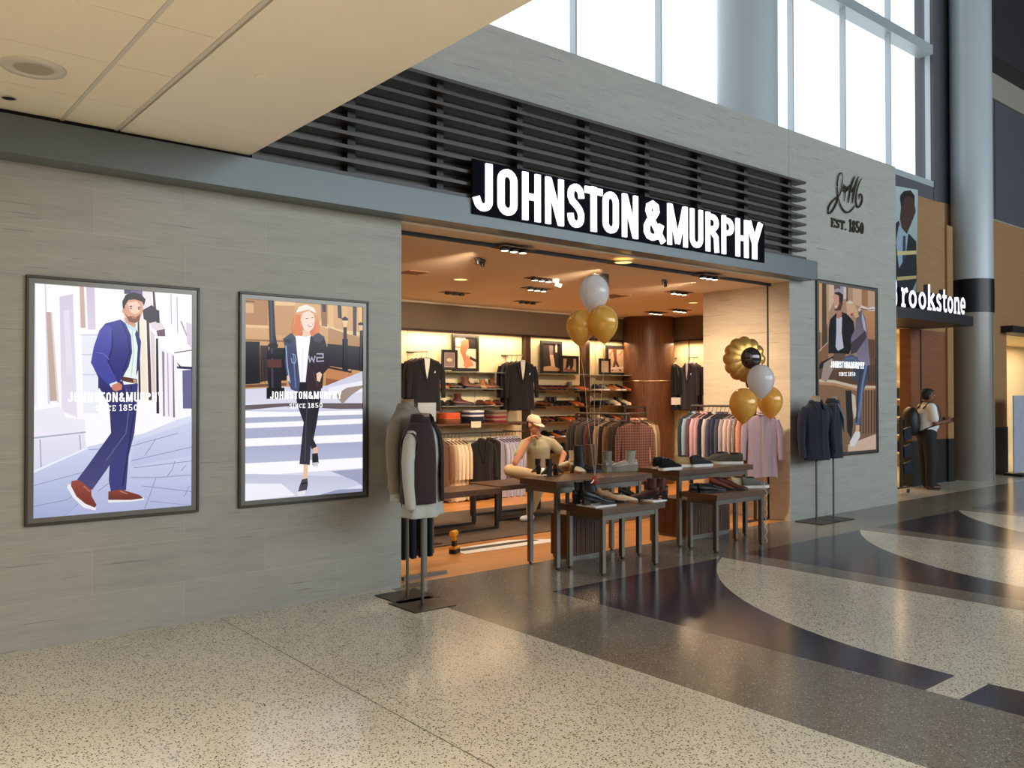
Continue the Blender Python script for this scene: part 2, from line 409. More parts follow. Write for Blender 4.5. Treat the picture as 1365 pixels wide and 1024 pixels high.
struct(MB().box(-1.5, 16.39, 1.27, 1.285, 5.6, 10.6).build('window_2', M_GLASS))
# fins seen outside the last bay
for k, (z) in enumerate((6.15, 7.05, 7.95)):
    pass
S('wall_window_end', M_GREYPANEL, (16.39, 17.6, 1.15, 1.5, 0, 10.6), (12.54, 16.39, 1.16, 1.5, 5.0, 5.55))
S('ceiling_shop_roof', M_GREYPANEL, (-8, 12.53, 0.33, 1.5, 4.6, 4.7))
# roof slab behind glazing is open sky; columns
def column(name, x, y, r, z0, z1, low=None):
    m = MB()
    m.lathe([(r, z0), (r, z1)], (x, y, 0), 48, 0, caps=True); return m
struct(column('c', at(996, 100, Y=0.74).x, 0.74, 0.405, 4.6, 10.6).build('pillar_upper', M_COL))
_c = at(1298, 641.5, Z=0); cx, cy, cr = _c.x+.34, _c.y+.14, 0.365
m = MB(); m.lathe([(cr, 0), (cr, 3.17)], (cx, cy, 0), 48, 0); m.lathe([(cr+0.012, 3.17), (cr+0.012, 3.80)], (cx, cy, 0), 48, 1); m.lathe([(cr, 3.80), (cr, 10.6)], (cx, cy, 0), 48, 2)
m.box(cx-0.02, cx-0.014, cy-cr-0.003, cy, 0, 3.17, 3)
struct(m.build('pillar_concourse', [M_COLLOW, M_GLASSDARK, M_COL, M_DARK]))
# ================================================================== lettering
def arcp(cx, cy, r, a0, a1, n=8, ry=None):
    ry = ry or r
    return [(cx+r*math.cos(math.radians(a0+(a1-a0)*k/n)), cy+ry*math.sin(math.radians(a0+(a1-a0)*k/n))) for k in range(n+1)]
def strip(pts, w, closed=False):
    """left and right offset outline of a stroke"""
    n = len(pts); L = []; Rr = []
    for i in range(n):
        p = pts[i]
        a = pts[i-1] if (i > 0 or closed) else None; b = pts[(i+1) % n] if (i < n-1 or closed) else None
        ds = []
        for q0, q1 in ((a, p), (p, b)):
            if q0 is None or q1 is None: continue
            dx, dy = q1[0]-q0[0], q1[1]-q0[1]; l = math.hypot(dx, dy) or 1e-6; ds.append((-dy/l, dx/l))
        nx = sum(d[0] for d in ds); ny = sum(d[1] for d in ds); l = math.hypot(nx, ny) or 1e-6; nx /= l; ny /= l
        k = 1/max(0.45, nx*ds[0][0]+ny*ds[0][1])
        L.append((p[0]+nx*w/2*k, p[1]+ny*w/2*k)); Rr.append((p[0]-nx*w/2*k, p[1]-ny*w/2*k))
    return L, Rr
B = 0.205   # stroke of the condensed bold capitals, cap height 1
bw = B/2
def gO(w=0.52):
    r = w/2-bw
    return w, [(arcp(w/2, bw+r, r, 180, 360)+arcp(w/2, 1-bw-r, r, 0, 180), True)]
GLY = {
 'J': (0.46, [([(0.355, 1), (0.355, 0.27)]+arcp(0.225, 0.235, 0.13, 0, -165, 8)+[(0.06, 0.30)], False)]),
 'O': gO(), 'H': (0.53, [([(bw, 0), (bw, 1)], False), ([(0.53-bw, 0), (0.53-bw, 1)], False), ([(bw, 0.5), (0.53-bw, 0.5)], False)]),
 'N': (0.55, [([(bw*0.9, 0), (bw*0.9, 1)], False), ([(0.55-bw*0.9, 0), (0.55-bw*0.9, 1)], False), ([(bw*1.05, 0.97), (0.55-bw*1.05, 0.03)], False)]),
 'S': (0.5, [([(0.41, 0.68)]+arcp(0.25, 0.755, 0.15, 0, 180, 8)+[(0.1, 0.69), (0.14, 0.6), (0.25, 0.52), (0.35, 0.43), (0.4, 0.33)]+arcp(0.25, 0.245, 0.15, 0, -180, 8)+[(0.09, 0.32)], False)]),
 'T': (0.48, [([(0.24, 0), (0.24, 1)], False), ([(0.0, 1-bw*0.9), (0.48, 1-bw*0.9)], False)]),
 'M': (0.7, [([(bw*0.9, 0), (bw*0.9, 1)], False), ([(0.7-bw*0.9, 0), (0.7-bw*0.9, 1)], False), ([(bw*1.1, 0.98), (0.35, 0.06)], False), ([(0.7-bw*1.1, 0.98), (0.35, 0.06)], False)]),
 'U': (0.53, [([(bw, 1), (bw, 0.27)]+arcp(0.265, 0.265, 0.265-bw, 180, 360)+[(0.53-bw, 1)], False)]),
 'R': (0.53, [([(bw, 0), (bw, 1)], False), ([(bw, 1-bw)]+arcp(0.27, 0.745, 0.15, 90, -90, 8)+[(bw, 0.595-0.05)], False), ([(0.27, 0.52), (0.41, 0.38), (0.425, 0.1), (0.44, 0)], False)]),
 'P': (0.5, [([(bw, 0), (bw, 1)], False), ([(bw, 1-bw)]+arcp(0.25, 0.72, 0.16, 90, -90, 8)+[(bw, 0.54)], False)]),
 'Y': (0.52, [([(0.06, 1), (0.26, 0.42)], False), ([(0.46, 1), (0.26, 0.42)], False), ([(0.26, 0.5), (0.26, 0)], False)]),
 '&': (0.62, [([(0.60, 0.02), (0.21, 0.58), (0.15, 0.72), (0.17, 0.84), (0.27, 0.90), (0.37, 0.85), (0.39, 0.74), (0.32, 0.62), (0.17, 0.48), (0.10, 0.36), (0.10, 0.22), (0.16, 0.13), (0.27, 0.10), (0.38, 0.14), (0.47, 0.26), (0.53, 0.44)], False)]),
}
def glyph(m, ch, x0, w, z0, h, y, depth, mi=0, gl=None, k=1.0):
    gw, strokes = (gl or GLY)[ch]
    sx = w/gw
    for j, (pts, closed) in enumerate(strokes):
        L, R = strip(pts, B*k, closed)
        P = lambda q, yy: (x0+q[0]*sx, yy, z0+q[1]*h)
        n = len(pts); yf = y-0.0002*j
        v = [P(q, yf) for q in L]+[P(q, yf) for q in R]+[P(q, y+depth) for q in L]+[P(q, y+depth) for q in R]; f = []
        for i in range(n if closed else n-1):
            b = (i+1) % n
            f += [(i, b, b+n, i+n), (i+2*n, i+3*n, b+3*n, b+2*n), (i, i+2*n, b+2*n, b), (i+n, b+n, b+3*n, i+3*n)]
        if not closed: f += [(0, n, 3*n, 2*n), (n-1, 3*n-1-0, 4*n-1, 2*n-1)]
        if not closed: f[-1] = (n-1, 2*n-1, 4*n-1, 3*n-1)
        m.add(v, f, mi)
M_LIT = mat('lit_white_acrylic', (250, 250, 255), 0.3, emis=(246, 246, 255), strength=1.15)
sg = empty('shop_sign', (6.6, -0.2, 3.24)); tag(sg, 'large illuminated white letters spelling JOHNSTON & MURPHY over the shop opening', 'sign')
spans = [('J', 35, 115), ('O', 128, 212), ('H', 225, 305), ('N', 318, 395), ('S', 407, 475), ('T', 477, 545), ('O', 545, 612), ('N', 622, 688), ('&', 708, 790), ('M', 800, 885), ('U', 890, 945), ('R', 952, 1008), ('P', 1015, 1066), ('H', 1070, 1125), ('Y', 1116, 1178)]
for ch, a, b in spans:
    xa = at(620+a/2.967, 290, Y=-0.27).x; xb = at(620+b/2.967, 290, Y=-0.27).x
    m = MB(); glyph(m, ch, xa, xb-xa, 3.215, 0.44, -0.27, 0.02, k=0.58 if ch == 'M' else (0.66 if ch in 'NURPHY' else 0.72)); rel(m, "letter", M_LIT, sg)
m = MB(); xa = at(632, 270, Y=-0.235).x; xb = at(1019, 300, Y=-0.235).x
m.box(xa-0.02, xb, -0.235, -0.222, 3.20, 3.68); rel(m, 'backing_panel', mat('sign_backing', (7, 8, 16), 0.9, spec=0.1), sg)

# script monogram and date on the facade
M_BRONZE = mat('dark_bronze', (70, 62, 48), 0.4, 0.6)
def lp(x, y): p = at(1100+x/8.533, 210+y/8.533, Y=-0.02); return (p.x, p.y, p.z)
strokes = [
 [(203, 215), (195, 180), (175, 172), (155, 200), (140, 270), (137, 350), (148, 430), (150, 455), (130, 520), (95, 590), (60, 635), (38, 632), (32, 595), (55, 530), (110, 470), (150, 445), (175, 410), (190, 330), (198, 260), (203, 215)],
 [(150, 455), (165, 520), (200, 590), (240, 628), (280, 620), (320, 580), (338, 545)],
 [(215, 300), (200, 350), (205, 385), (225, 370), (235, 330), (222, 325), (232, 360), (262, 330), (270, 345), (245, 380), (225, 395), (228, 430), (215, 500)],
 [(340, 210), (305, 290), (275, 430), (262, 520)],
 [(262, 350), (300, 300), (285, 380), (300, 330)],
 [(380, 215), (345, 310), (320, 430), (308, 525)],
 [(300, 400), (330, 340), (345, 330)],
 [(420, 238), (385, 290), (360, 380), (348, 470), (355, 545), (378, 572), (405, 545), (424, 480), (418, 430), (398, 408), (385, 440), (384, 480)]]
mg = empty('script_monogram', at(1126, 258, Y=0)); tag(mg, 'dark bronze handwritten monogram mounted on the pale stone facade', 'emblem')
def smooth(pts, n=2):
    for _ in range(n):
        q = [pts[0]]
        for a, b in zip(pts, pts[1:]): q += [tuple(a[i]*0.75+b[i]*0.25 for i in range(len(a))), tuple(a[i]*0.25+b[i]*0.75 for i in range(len(a)))]
        pts = q+[pts[-1]]
    return pts
m = MB()
for k, s in enumerate(strokes):
    p = smooth([lp(*q) for q in s]); n = len(p); r = [0.004+0.009*max(0, math.sin(PI*i/(n-1)))**0.7 for i in range(n)]
    m.tube(p, r, 6)
rel(m, 'script_line', M_BRONZE, mg)
SER = {}
def slab(ch, w, strokes): SER[ch] = (w, strokes)
s_ = lambda *p: (list(p), False)
slab('E', 0.66, [s_((0.15, 0), (0.15, 1)), s_((0, 0.06), (0.6, 0.06)), s_((0, 0.94), (0.58, 0.94)), s_((0.15, 0.5), (0.42, 0.5)), s_((0.57, 0.0), (0.6, 0.3)), s_((0.55, 1), (0.58, 0.72))])
slab('S', 0.6, [([(0.46, 0.72)]+arcp(0.28, 0.75, 0.18, 0, 180, 8)+[(0.12, 0.66), (0.28, 0.54), (0.44, 0.42)]+arcp(0.29, 0.25, 0.18, 20, -180, 8), False)])
slab('T', 0.7, [s_((0.35, 0), (0.35, 1)), s_((0.02, 0.94), (0.68, 0.94)), s_((0.2, 0.05), (0.5, 0.05)), s_((0.04, 1), (0.05, 0.7)), s_((0.66, 1), (0.65, 0.7))])
slab('.', 0.24, [s_((0.12, 0), (0.12, 0.16))])
slab('1', 0.4, [s_((0.22, 0), (0.22, 1)), s_((0.05, 0.05), (0.4, 0.05)), s_((0.04, 0.82), (0.24, 0.95))])
slab('8', 0.6, [(arcp(0.3, 0.74, 0.17, 0, 345, 14), True), (arcp(0.3, 0.26, 0.21, 0, 345, 14, 0.2), True)])
slab('5', 0.6, [s_((0.14, 0.55), (0.14, 0.97)), s_((0.1, 0.93), (0.5, 0.93)), ([(0.12, 0.56)]+arcp(0.28, 0.31, 0.22, 110, -150, 12), False)])
slab('0', 0.6, [(arcp(0.3, 0.5, 0.2, 0, 345, 18, 0.41), True)])
slab('I', 0.36, [s_((0.18, 0), (0.18, 1)), s_((0.04, 0.05), (0.32, 0.05)), s_((0.04, 0.95), (0.32, 0.95))])
slab('N', 0.74, [s_((0.14, 0), (0.14, 1)), s_((0.6, 0), (0.6, 1)), s_((0.14, 0.97), (0.6, 0.03)), s_((0.02, 0.04), (0.26, 0.04)), s_((0.48, 0.96), (0.72, 0.96))])
slab('C', 0.66, [(arcp(0.34, 0.5, 0.22, 45, 315, 14, 0.4), False), s_((0.54, 0.7), (0.54, 0.95))])
slab('r', 0.5, [s_((0.15, 0), (0.15, 0.66)), s_((0.02, 0.04), (0.32, 0.04)), s_((0.02, 0.64), (0.15, 0.64)), ([(0.18, 0.45), (0.28, 0.62), (0.4, 0.66), (0.46, 0.56)], False)])
slab('o', 0.62, [(arcp(0.31, 0.33, 0.22, 0, 345, 16, 0.27), True)])
slab('k', 0.62, [s_((0.15, 0), (0.15, 1)), s_((0.02, 0.04), (0.3, 0.04)), s_((0.15, 0.3), (0.5, 0.66)), s_((0.28, 0.42), (0.56, 0.02)), s_((0.4, 0.04), (0.64, 0.04))])
slab('s', 0.52, [([(0.4, 0.5)]+arcp(0.25, 0.5, 0.14, 10, 180, 6)+[(0.14, 0.4), (0.26, 0.33), (0.38, 0.24)]+arcp(0.25, 0.16, 0.14, 0, -180, 6), False)])
slab('t', 0.42, [([(0.17, 0.9), (0.17, 0.14), (0.26, 0.04), (0.4, 0.1)], False), s_((0.02, 0.62), (0.38, 0.62))])
slab('n', 0.7, [s_((0.15, 0), (0.15, 0.66)), s_((0.02, 0.04), (0.28, 0.04)), s_((0.44, 0.04), (0.7, 0.04)), ([(0.18, 0.5), (0.3, 0.62), (0.45, 0.62), (0.54, 0.48), (0.55, 0)], False)])
slab('e', 0.6, [([(0.1, 0.34), (0.52, 0.34)]+arcp(0.31, 0.36, 0.22, 0, 310, 14, 0.29), False)])
slab('B', 0.7, [s_((0.16, 0), (0.16, 1)), ([(0.1, 0.95), (0.35, 0.95)]+arcp(0.38, 0.74, 0.18, 80, -80, 8)+[(0.2, 0.53)], False), ([(0.2, 0.52), (0.4, 0.52)]+arcp(0.42, 0.27, 0.22, 80, -80, 8)+[(0.1, 0.05)], False)])
def text(m, s, x0, x1, z0, h, y, depth, gl, k=1.0, gap=0.1, mi=0):
    tot = sum(gl[c][0] if c != ' ' else 0.4 for c in s)+gap*(len(s)-1); sx = (x1-x0)/tot; x = x0
    for c in s:
        wd = 0.4 if c == ' ' else gl[c][0]
        if c != ' ': glyph(m, c, x, wd*sx, z0, h, y, depth, mi, gl, k)
        x += (wd+gap)*sx
es = empty('established_lettering', at(1129, 299, Y=0)); tag(es, 'raised bronze serif lettering EST. 1850 under the script monogram', 'lettering')
za = at(1108, 302, Y=-0.01); zb = at(1152, 309, Y=-0.01)
for s, xa, xb, z, h in (('EST.', za.x, at(1129, 300, Y=-0.01).x, 3.905, 0.125), ('1850', at(1132, 300, Y=-0.01).x, zb.x, 3.90, 0.175)):
    tot = sum(SER[c][0]+.1 for c in s); x = xa
    for c in s:
        m = MB(); glyph(m, c, x, SER[c][0]*(xb-xa)/tot, z, h, -0.02, 0.02, 0, SER, 0.62); rel(m, 'letter', M_BRONZE, es); x += (SER[c][0]+.1)*(xb-xa)/tot

# ------------------------------------------------------------------ backlit posters
def paint_mat(name, strength):
    m = bpy.data.materials.new(name); m.use_nodes = True; t = m.node_tree; b = t.nodes['Principled BSDF']
    a = t.nodes.new('ShaderNodeVertexColor'); a.layer_name = 'ink'
    b.inputs['Base Color'].default_value = (0.02, 0.02, 0.02, 1); b.inputs['Roughness'].default_value = 0.12
    if strength: t.links.new(a.outputs[0], b.inputs['Emission Color']); b.inputs['Emission Strength'].default_value = strength; b.inputs['Specular IOR Level'].default_value = 0.2
    else: t.links.new(a.outputs[0], b.inputs['Base Color']); b.inputs['Roughness'].default_value = 0.4
    return m
def triangulated(name, layers, to3d, step, m, parent, off):
    """layers: [(rgb or (rgb_top, rgb_bottom), [(x, y)...])] drawn in order, each a hair in front of the last"""
    v = []; f = []; cols = []
    for k, (c, pts) in enumerate(layers):
        b = len(v); ys = [p[1] for p in pts]; y0, y1 = min(ys), max(ys)
        for p in pts:
            q = to3d(p[0], p[1], off+step*(k+1)); v.append(q)
            if isinstance(c[0], (tuple, list)):
                t = (p[1]-y0)/max(1e-6, y1-y0); cc = [c[0][i]*(1-t)+c[1][i]*t for i in range(3)]
            else: cc = c
            cols.append((*lin([max(0, min(255, x)) for x in cc]), 1))
        f.append(tuple(range(b, b+len(pts))))
    me = bpy.data.meshes.new(name); me.from_pydata([tuple(p) for p in v], [], f)
    ca = me.color_attributes.new('ink', 'FLOAT_COLOR', 'POINT')
    for i, c in enumerate(cols): ca.data[i].color = c
    me.materials.append(m); me.update(); o = bpy.data.objects.new(name, me); C.objects.link(o); o.parent = parent
    return o
def ell2(cx, cy, rx, ry, n=16, a0=0, a1=360): return [(cx+rx*math.cos(math.radians(a0+(a1-a0)*k/n)), cy+ry*math.sin(math.radians(a0+(a1-a0)*k/n))) for k in range(n if a1-a0 == 360 else n+1)]
def stroke2(pts, w): L, R = strip(pts, w); return L+R[::-1]
def poster(name, label, x0, x1, z0, z1, ox, oy, s, layers, strength, textpos, glow=True, ink=(255, 255, 255)):
    r = empty(name, ((x0+x1)/2, 0, z0)); tag(r, label, 'poster')
    m = MB()
    for a in ((x0-0.03, x1+0.03, z1+.012, z1+0.03), (x0-0.03, x1+0.03, z0-0.03, z0-.012), (x0-0.03, x0-.012, z0-.012, z1+.012), (x1+.012, x1+0.03, z0-.012, z1+.012)): m.box(a[0], a[1], -0.026, 0.0, a[2], a[3])
    rel(m, 'frame', M_GUNMETAL, r, [BEV(0.003)])
    m = MB(); e = 0.020; g = .012
    for a in ((x0-g, x1+g, z1-e, z1+g), (x0-g, x1+g, z0-g, z0+e), (x0-g, x0+e, z0+e, z1-e), (x1-e, x1+g, z0+e, z1-e)): m.box(a[0], a[1], -0.018, -0.001, a[2], a[3])
    rel(m, 'inner_rim', M_STEEL, r)
    rx, rz = r.location.x, r.location.z
    X0, X1, Z0, Z1 = x0+e, x1-e, z0+e, z1-e
    def to3d(px, py, dy):
        p = at(ox+px/s, oy+py/s, Y=-0.006); return (min(max(p.x, X0), X1)-rx, -0.004-dy, min(max(p.z, Z0), Z1)-rz)
    pm_ = paint_mat(name+'_ink', strength)
    # grow the fabric to its full rectangle first
    o = triangulated('printed_picture', layers, to3d, 0.00012, pm_, r, 0.0)
    lm = mat('poster_text', (235, 235, 240), 0.4, emis=ink, strength=0.9 if strength else 0.0)
    m = MB(); tx0, tx1, tz, th, sx0, sx1, sz, sh = textpos
    text(m, 'JOHNSTON&MURPHY', tx0, tx1, tz, th, -0.0145, 0.002, GLY, 0.72, 0.12)
    rel(m, 'shop_name', lm, r); m = MB()
    text(m, 'SINCE', sx0, sx0+(sx1-sx0)*0.47, sz, sh, -0.0145, 0.002, SER, 0.5, 0.16); rel(m, 'founding_word', lm, r); m = MB(); text(m, '1850', sx0+(sx1-sx0)*0.55, sx1, sz, sh*1.15, -0.0145, 0.002, SER, 0.5, 0.12)
    rel(m, 'founding_year', lm, r)
    return r
W = (252, 250, 255)
SK = (222, 160, 128); SKL = (250, 214, 190)
man = [
 (W, [(60, 60), (720, 60), (720, 980), (60, 980)]),
 (((236, 230, 248), (240, 236, 250)), [(108, 100), (128, 100), (134, 545), (108, 550)]),
 ((222, 216, 234), [(160, 95), (166, 95), (180, 535), (172, 535)]), ((196, 172, 160), [(166, 205), (182, 205), (205, 525), (180, 525)]), ((226, 214, 214), [(182, 205), (188, 205), (212, 530), (205, 530)]),
 (((214, 206, 226), (232, 226, 240)), [(214, 150), (262, 140), (278, 585), (222, 560)]),
 ((230, 226, 240), [(228, 200), (248, 196), (262, 420), (240, 430)]),
 ((208, 178, 168), [(286, 108), (302, 110), (308, 262), (290, 262)]), (((208, 196, 216), (220, 210, 226)), [(310, 112), (340, 116), (344, 268), (316, 268)]),
 ((208, 210, 226), [(290, 285), (360, 285), (360, 290), (290, 290)]), ((236, 238, 250), [(294, 292), (355, 292), (355, 570), (300, 570)]), ((206, 210, 224), [(294, 356), (352, 356), (352, 360), (294, 360)]), ((206, 210, 224), [(296, 428), (352, 428), (352, 432), (296, 432)]),
 ((238, 234, 246), [(108, 560), (215, 545), (240, 585), (305, 592), (305, 640), (108, 660)]), ((176, 178, 200), [(108, 655), (308, 634), (308, 640), (108, 662)]),
 (((232, 228, 244), (214, 216, 236)), [(108, 664), (304, 642), (312, 700), (112, 776)]), ((160, 160, 180), [(142, 662), (146, 662), (150, 768), (146, 768)]), ((170, 170, 190), [(284, 646), (288, 646), (292, 706), (288, 706)]),
 # right hand arcade
 ((120, 100, 140), [(446, 114), (512, 118), (512, 150), (446, 140)]), ((84, 70, 100), [(446, 114), (470, 114), (470, 138), (446, 136)]),
 ((236, 226, 232), [(512, 120), (540, 122), (552, 200), (512, 200)]), ((92, 66, 70), [(548, 122), (556, 122), (562, 200), (552, 200)]),
 ((64, 52, 62), [(512, 198), (545, 180), (568, 200), (572, 246), (540, 246), (516, 230)]), ((232, 216, 220), [(540, 244), (575, 236), (594, 268), (575, 278), (545, 262)]), ((110, 84, 96), [(562, 272), (592, 266), (594, 292), (566, 292)]), ((52, 44, 56), [(560, 200), (572, 198), (574, 244), (562, 244)]),
 ((86, 56, 60), [(526, 238), (536, 238), (546, 522), (534, 522)]), ((244, 232, 214), [(500, 230), (522, 236), (530, 522), (506, 524)]), ((60, 48, 54), [(494, 240), (500, 232), (506, 520), (498, 520)]),
 ((226, 210, 206), [(540, 270), (556, 286), (560, 520), (548, 520)]), ((46, 42, 52), [(560, 300), (568, 300), (572, 570), (562, 570)]),
 ((244, 240, 252), [(572, 330), (628, 360), (632, 584), (590, 584)]), ((150, 130, 140), [(582, 345), (590, 350), (592, 580), (586, 580)]), ((190, 176, 190), [(600, 352), (604, 355), (608, 580), (604, 580)]), ((120, 100, 120), [(620, 362), (624, 362), (628, 584), (622, 584)]),
 ((70, 72, 110), [(634, 400), (693, 404), (693, 412), (636, 408)]), ((108, 104, 150), [(655, 415), (693, 412), (693, 552), (657, 552)]), ((40, 40, 60), [(634, 385), (650, 400), (690, 402), (690, 406), (646, 406)]),
 ((196, 186, 210), [(634, 150), (638, 150), (640, 280), (636, 280)]), ((180, 150, 160), [(648, 240), (652, 236), (690, 330), (686, 332)]), ((200, 190, 214), [(612, 140), (616, 140), (618, 250), (614, 250)]),
 ((140, 120, 130), [(625, 350), (690, 340), (690, 344), (626, 354)]), ((220, 206, 220), [(668, 240), (690, 250), (690, 330), (672, 320)]),
 # pavement
 (((222, 226, 246), (168, 176, 214)), [(108, 776), (312, 690), (520, 640), (640, 590), (696, 578), (694, 912), (104, 960)]),
 (((206, 212, 238), (186, 194, 226)), [(480, 670), (690, 600), (692, 720), (470, 760)]), (((190, 198, 228), (160, 170, 208)), [(106, 840), (300, 780), (330, 830), (230, 940), (106, 955)]),
 ((236, 238, 252), [(108, 776), (312, 690), (316, 696), (110, 784)]),
] + [((128, 136, 170), stroke2(p, 2.2)) for p in (
 [(110, 830), (330, 772)], [(106, 905), (240, 880), (320, 820)], [(230, 945), (280, 895)], [(320, 700), (460, 690), (640, 640)], [(470, 740), (690, 690)], [(480, 765), (690, 740)], [(470, 800), (560, 800), (694, 790)], [(510, 830), (690, 850)], [(520, 910), (560, 800)], [(600, 795), (618, 772), (628, 740)], [(660, 870), (680, 830)], [(520, 720), (560, 660)], [(650, 775), (668, 755)], [(350, 850), (390, 820)], [(540, 885), (690, 900)])] + [
 # the man in the blue suit
 ((58, 60, 122), [(390, 470), (495, 462), (490, 560), (482, 640), (462, 720), (452, 845), (398, 852), (390, 810), (400, 640)]),
 (((44, 44, 104), (72, 70, 122)), [(352, 470), (440, 452), (470, 560), (474, 640), (430, 700), (380, 775), (330, 845), (276, 808), (318, 752), (398, 640), (392, 540)]),
 ((96, 94, 150), stroke2([(452, 480), (462, 560), (452, 640), (380, 740)], 4)), ((36, 36, 84), stroke2([(470, 470), (482, 560), (460, 700), (440, 830)], 5)),
 ((96, 58, 52), [(436, 436), (492, 446), (492, 464), (436, 452)]), ((190, 160, 130), [(478, 446), (490, 448), (490, 462), (478, 460)]),
 ((236, 246, 240), [(448, 236), (492, 262), (498, 320), (494, 446), (440, 436), (452, 360)]), ((200, 226, 236), [(440, 228), (462, 240), (490, 262), (490, 276), (470, 268), (446, 250)]), ((180, 210, 206), stroke2([(474, 272), (480, 350), (470, 436)], 3)),
 (((66, 66, 150), (50, 52, 116)), [(432, 232), (450, 246), (470, 290), (474, 350), (462, 400), (436, 448), (420, 468), (396, 466), (352, 480), (352, 440), (326, 386), (336, 330), (356, 272), (378, 246)]),
 ((54, 56, 120), [(490, 268), (506, 310), (500, 400), (488, 436), (494, 330), (484, 284)]),
 (((84, 84, 176), (70, 74, 158)), [(378, 250), (402, 262), (398, 330), (384, 380), (414, 436), (420, 456), (392, 470), (350, 428), (326, 388), (336, 330), (356, 274)]),
 ((40, 42, 100), stroke2([(402, 270), (404, 330), (388, 384), (412, 430)], 4)), ((36, 38, 90), stroke2([(436, 238), (458, 290), (466, 350), (440, 420)], 4)), ((110, 108, 200), stroke2([(346, 350), (372, 356), (392, 376)], 3)),
 ((230, 240, 250), [(392, 464), (418, 454), (424, 462), (398, 476)]), ((206, 132, 112), [(400, 468), (426, 458), (438, 468), (436, 484), (414, 490), (402, 484)]),
 # shoes
 ((236, 232, 236), [(244, 822), (258, 826), (300, 890), (345, 906), (342, 918), (300, 908), (262, 872), (240, 836)]), (((150, 70, 60), (112, 44, 38)), [(256, 812), (282, 808), (326, 840), (328, 866), (346, 898), (340, 908), (306, 894), (274, 868), (254, 830)]),
 ((236, 232, 232), [(386, 878), (515, 870), (518, 880), (470, 886), (388, 890)]), (((140, 66, 54), (104, 44, 38)), [(388, 850), (430, 842), (460, 850), (500, 862), (514, 874), (470, 880), (388, 880)]),
 ((190, 120, 96), stroke2([(300, 830), (322, 850)], 4)), ((190, 120, 96), stroke2([(430, 848), (456, 858)], 4)),
 # head
 ((214, 154, 124), [(444, 224), (470, 236), (488, 250), (484, 262), (452, 244)]),
 (SK, [(440, 182), (448, 160), (478, 150), (508, 168), (514, 196), (506, 222), (494, 242), (474, 246), (456, 236), (444, 214)]), ((244, 206, 180), [(456, 172), (490, 166), (504, 184), (500, 206), (484, 214), (468, 206)]),
 ((128, 82, 62), [(446, 206), (458, 222), (470, 220), (490, 222), (504, 212), (500, 236), (482, 246), (462, 240)]), ((196, 120, 104), [(472, 222), (490, 222), (488, 228), (474, 228)]), ((244, 206, 180), [(480, 190), (486, 190), (490, 210), (478, 210)]),
 ((52, 38, 36), [(440, 196), (438, 168), (450, 144), (478, 134), (506, 142), (522, 160), (516, 184), (508, 168), (484, 160), (460, 162), (448, 182), (446, 200)]), ((70, 52, 46), stroke2([(464, 186), (474, 184)], 4)), ((70, 52, 46), stroke2([(494, 188), (504, 188)], 4)), ((60, 44, 60), ell2(469, 192, 3.5, 2.5)), ((60, 44, 60), ell2(498, 194, 3.5, 2.5)), ((214, 150, 120), ell2(442, 200, 4, 9)),
]
ST = (206, 156, 104)
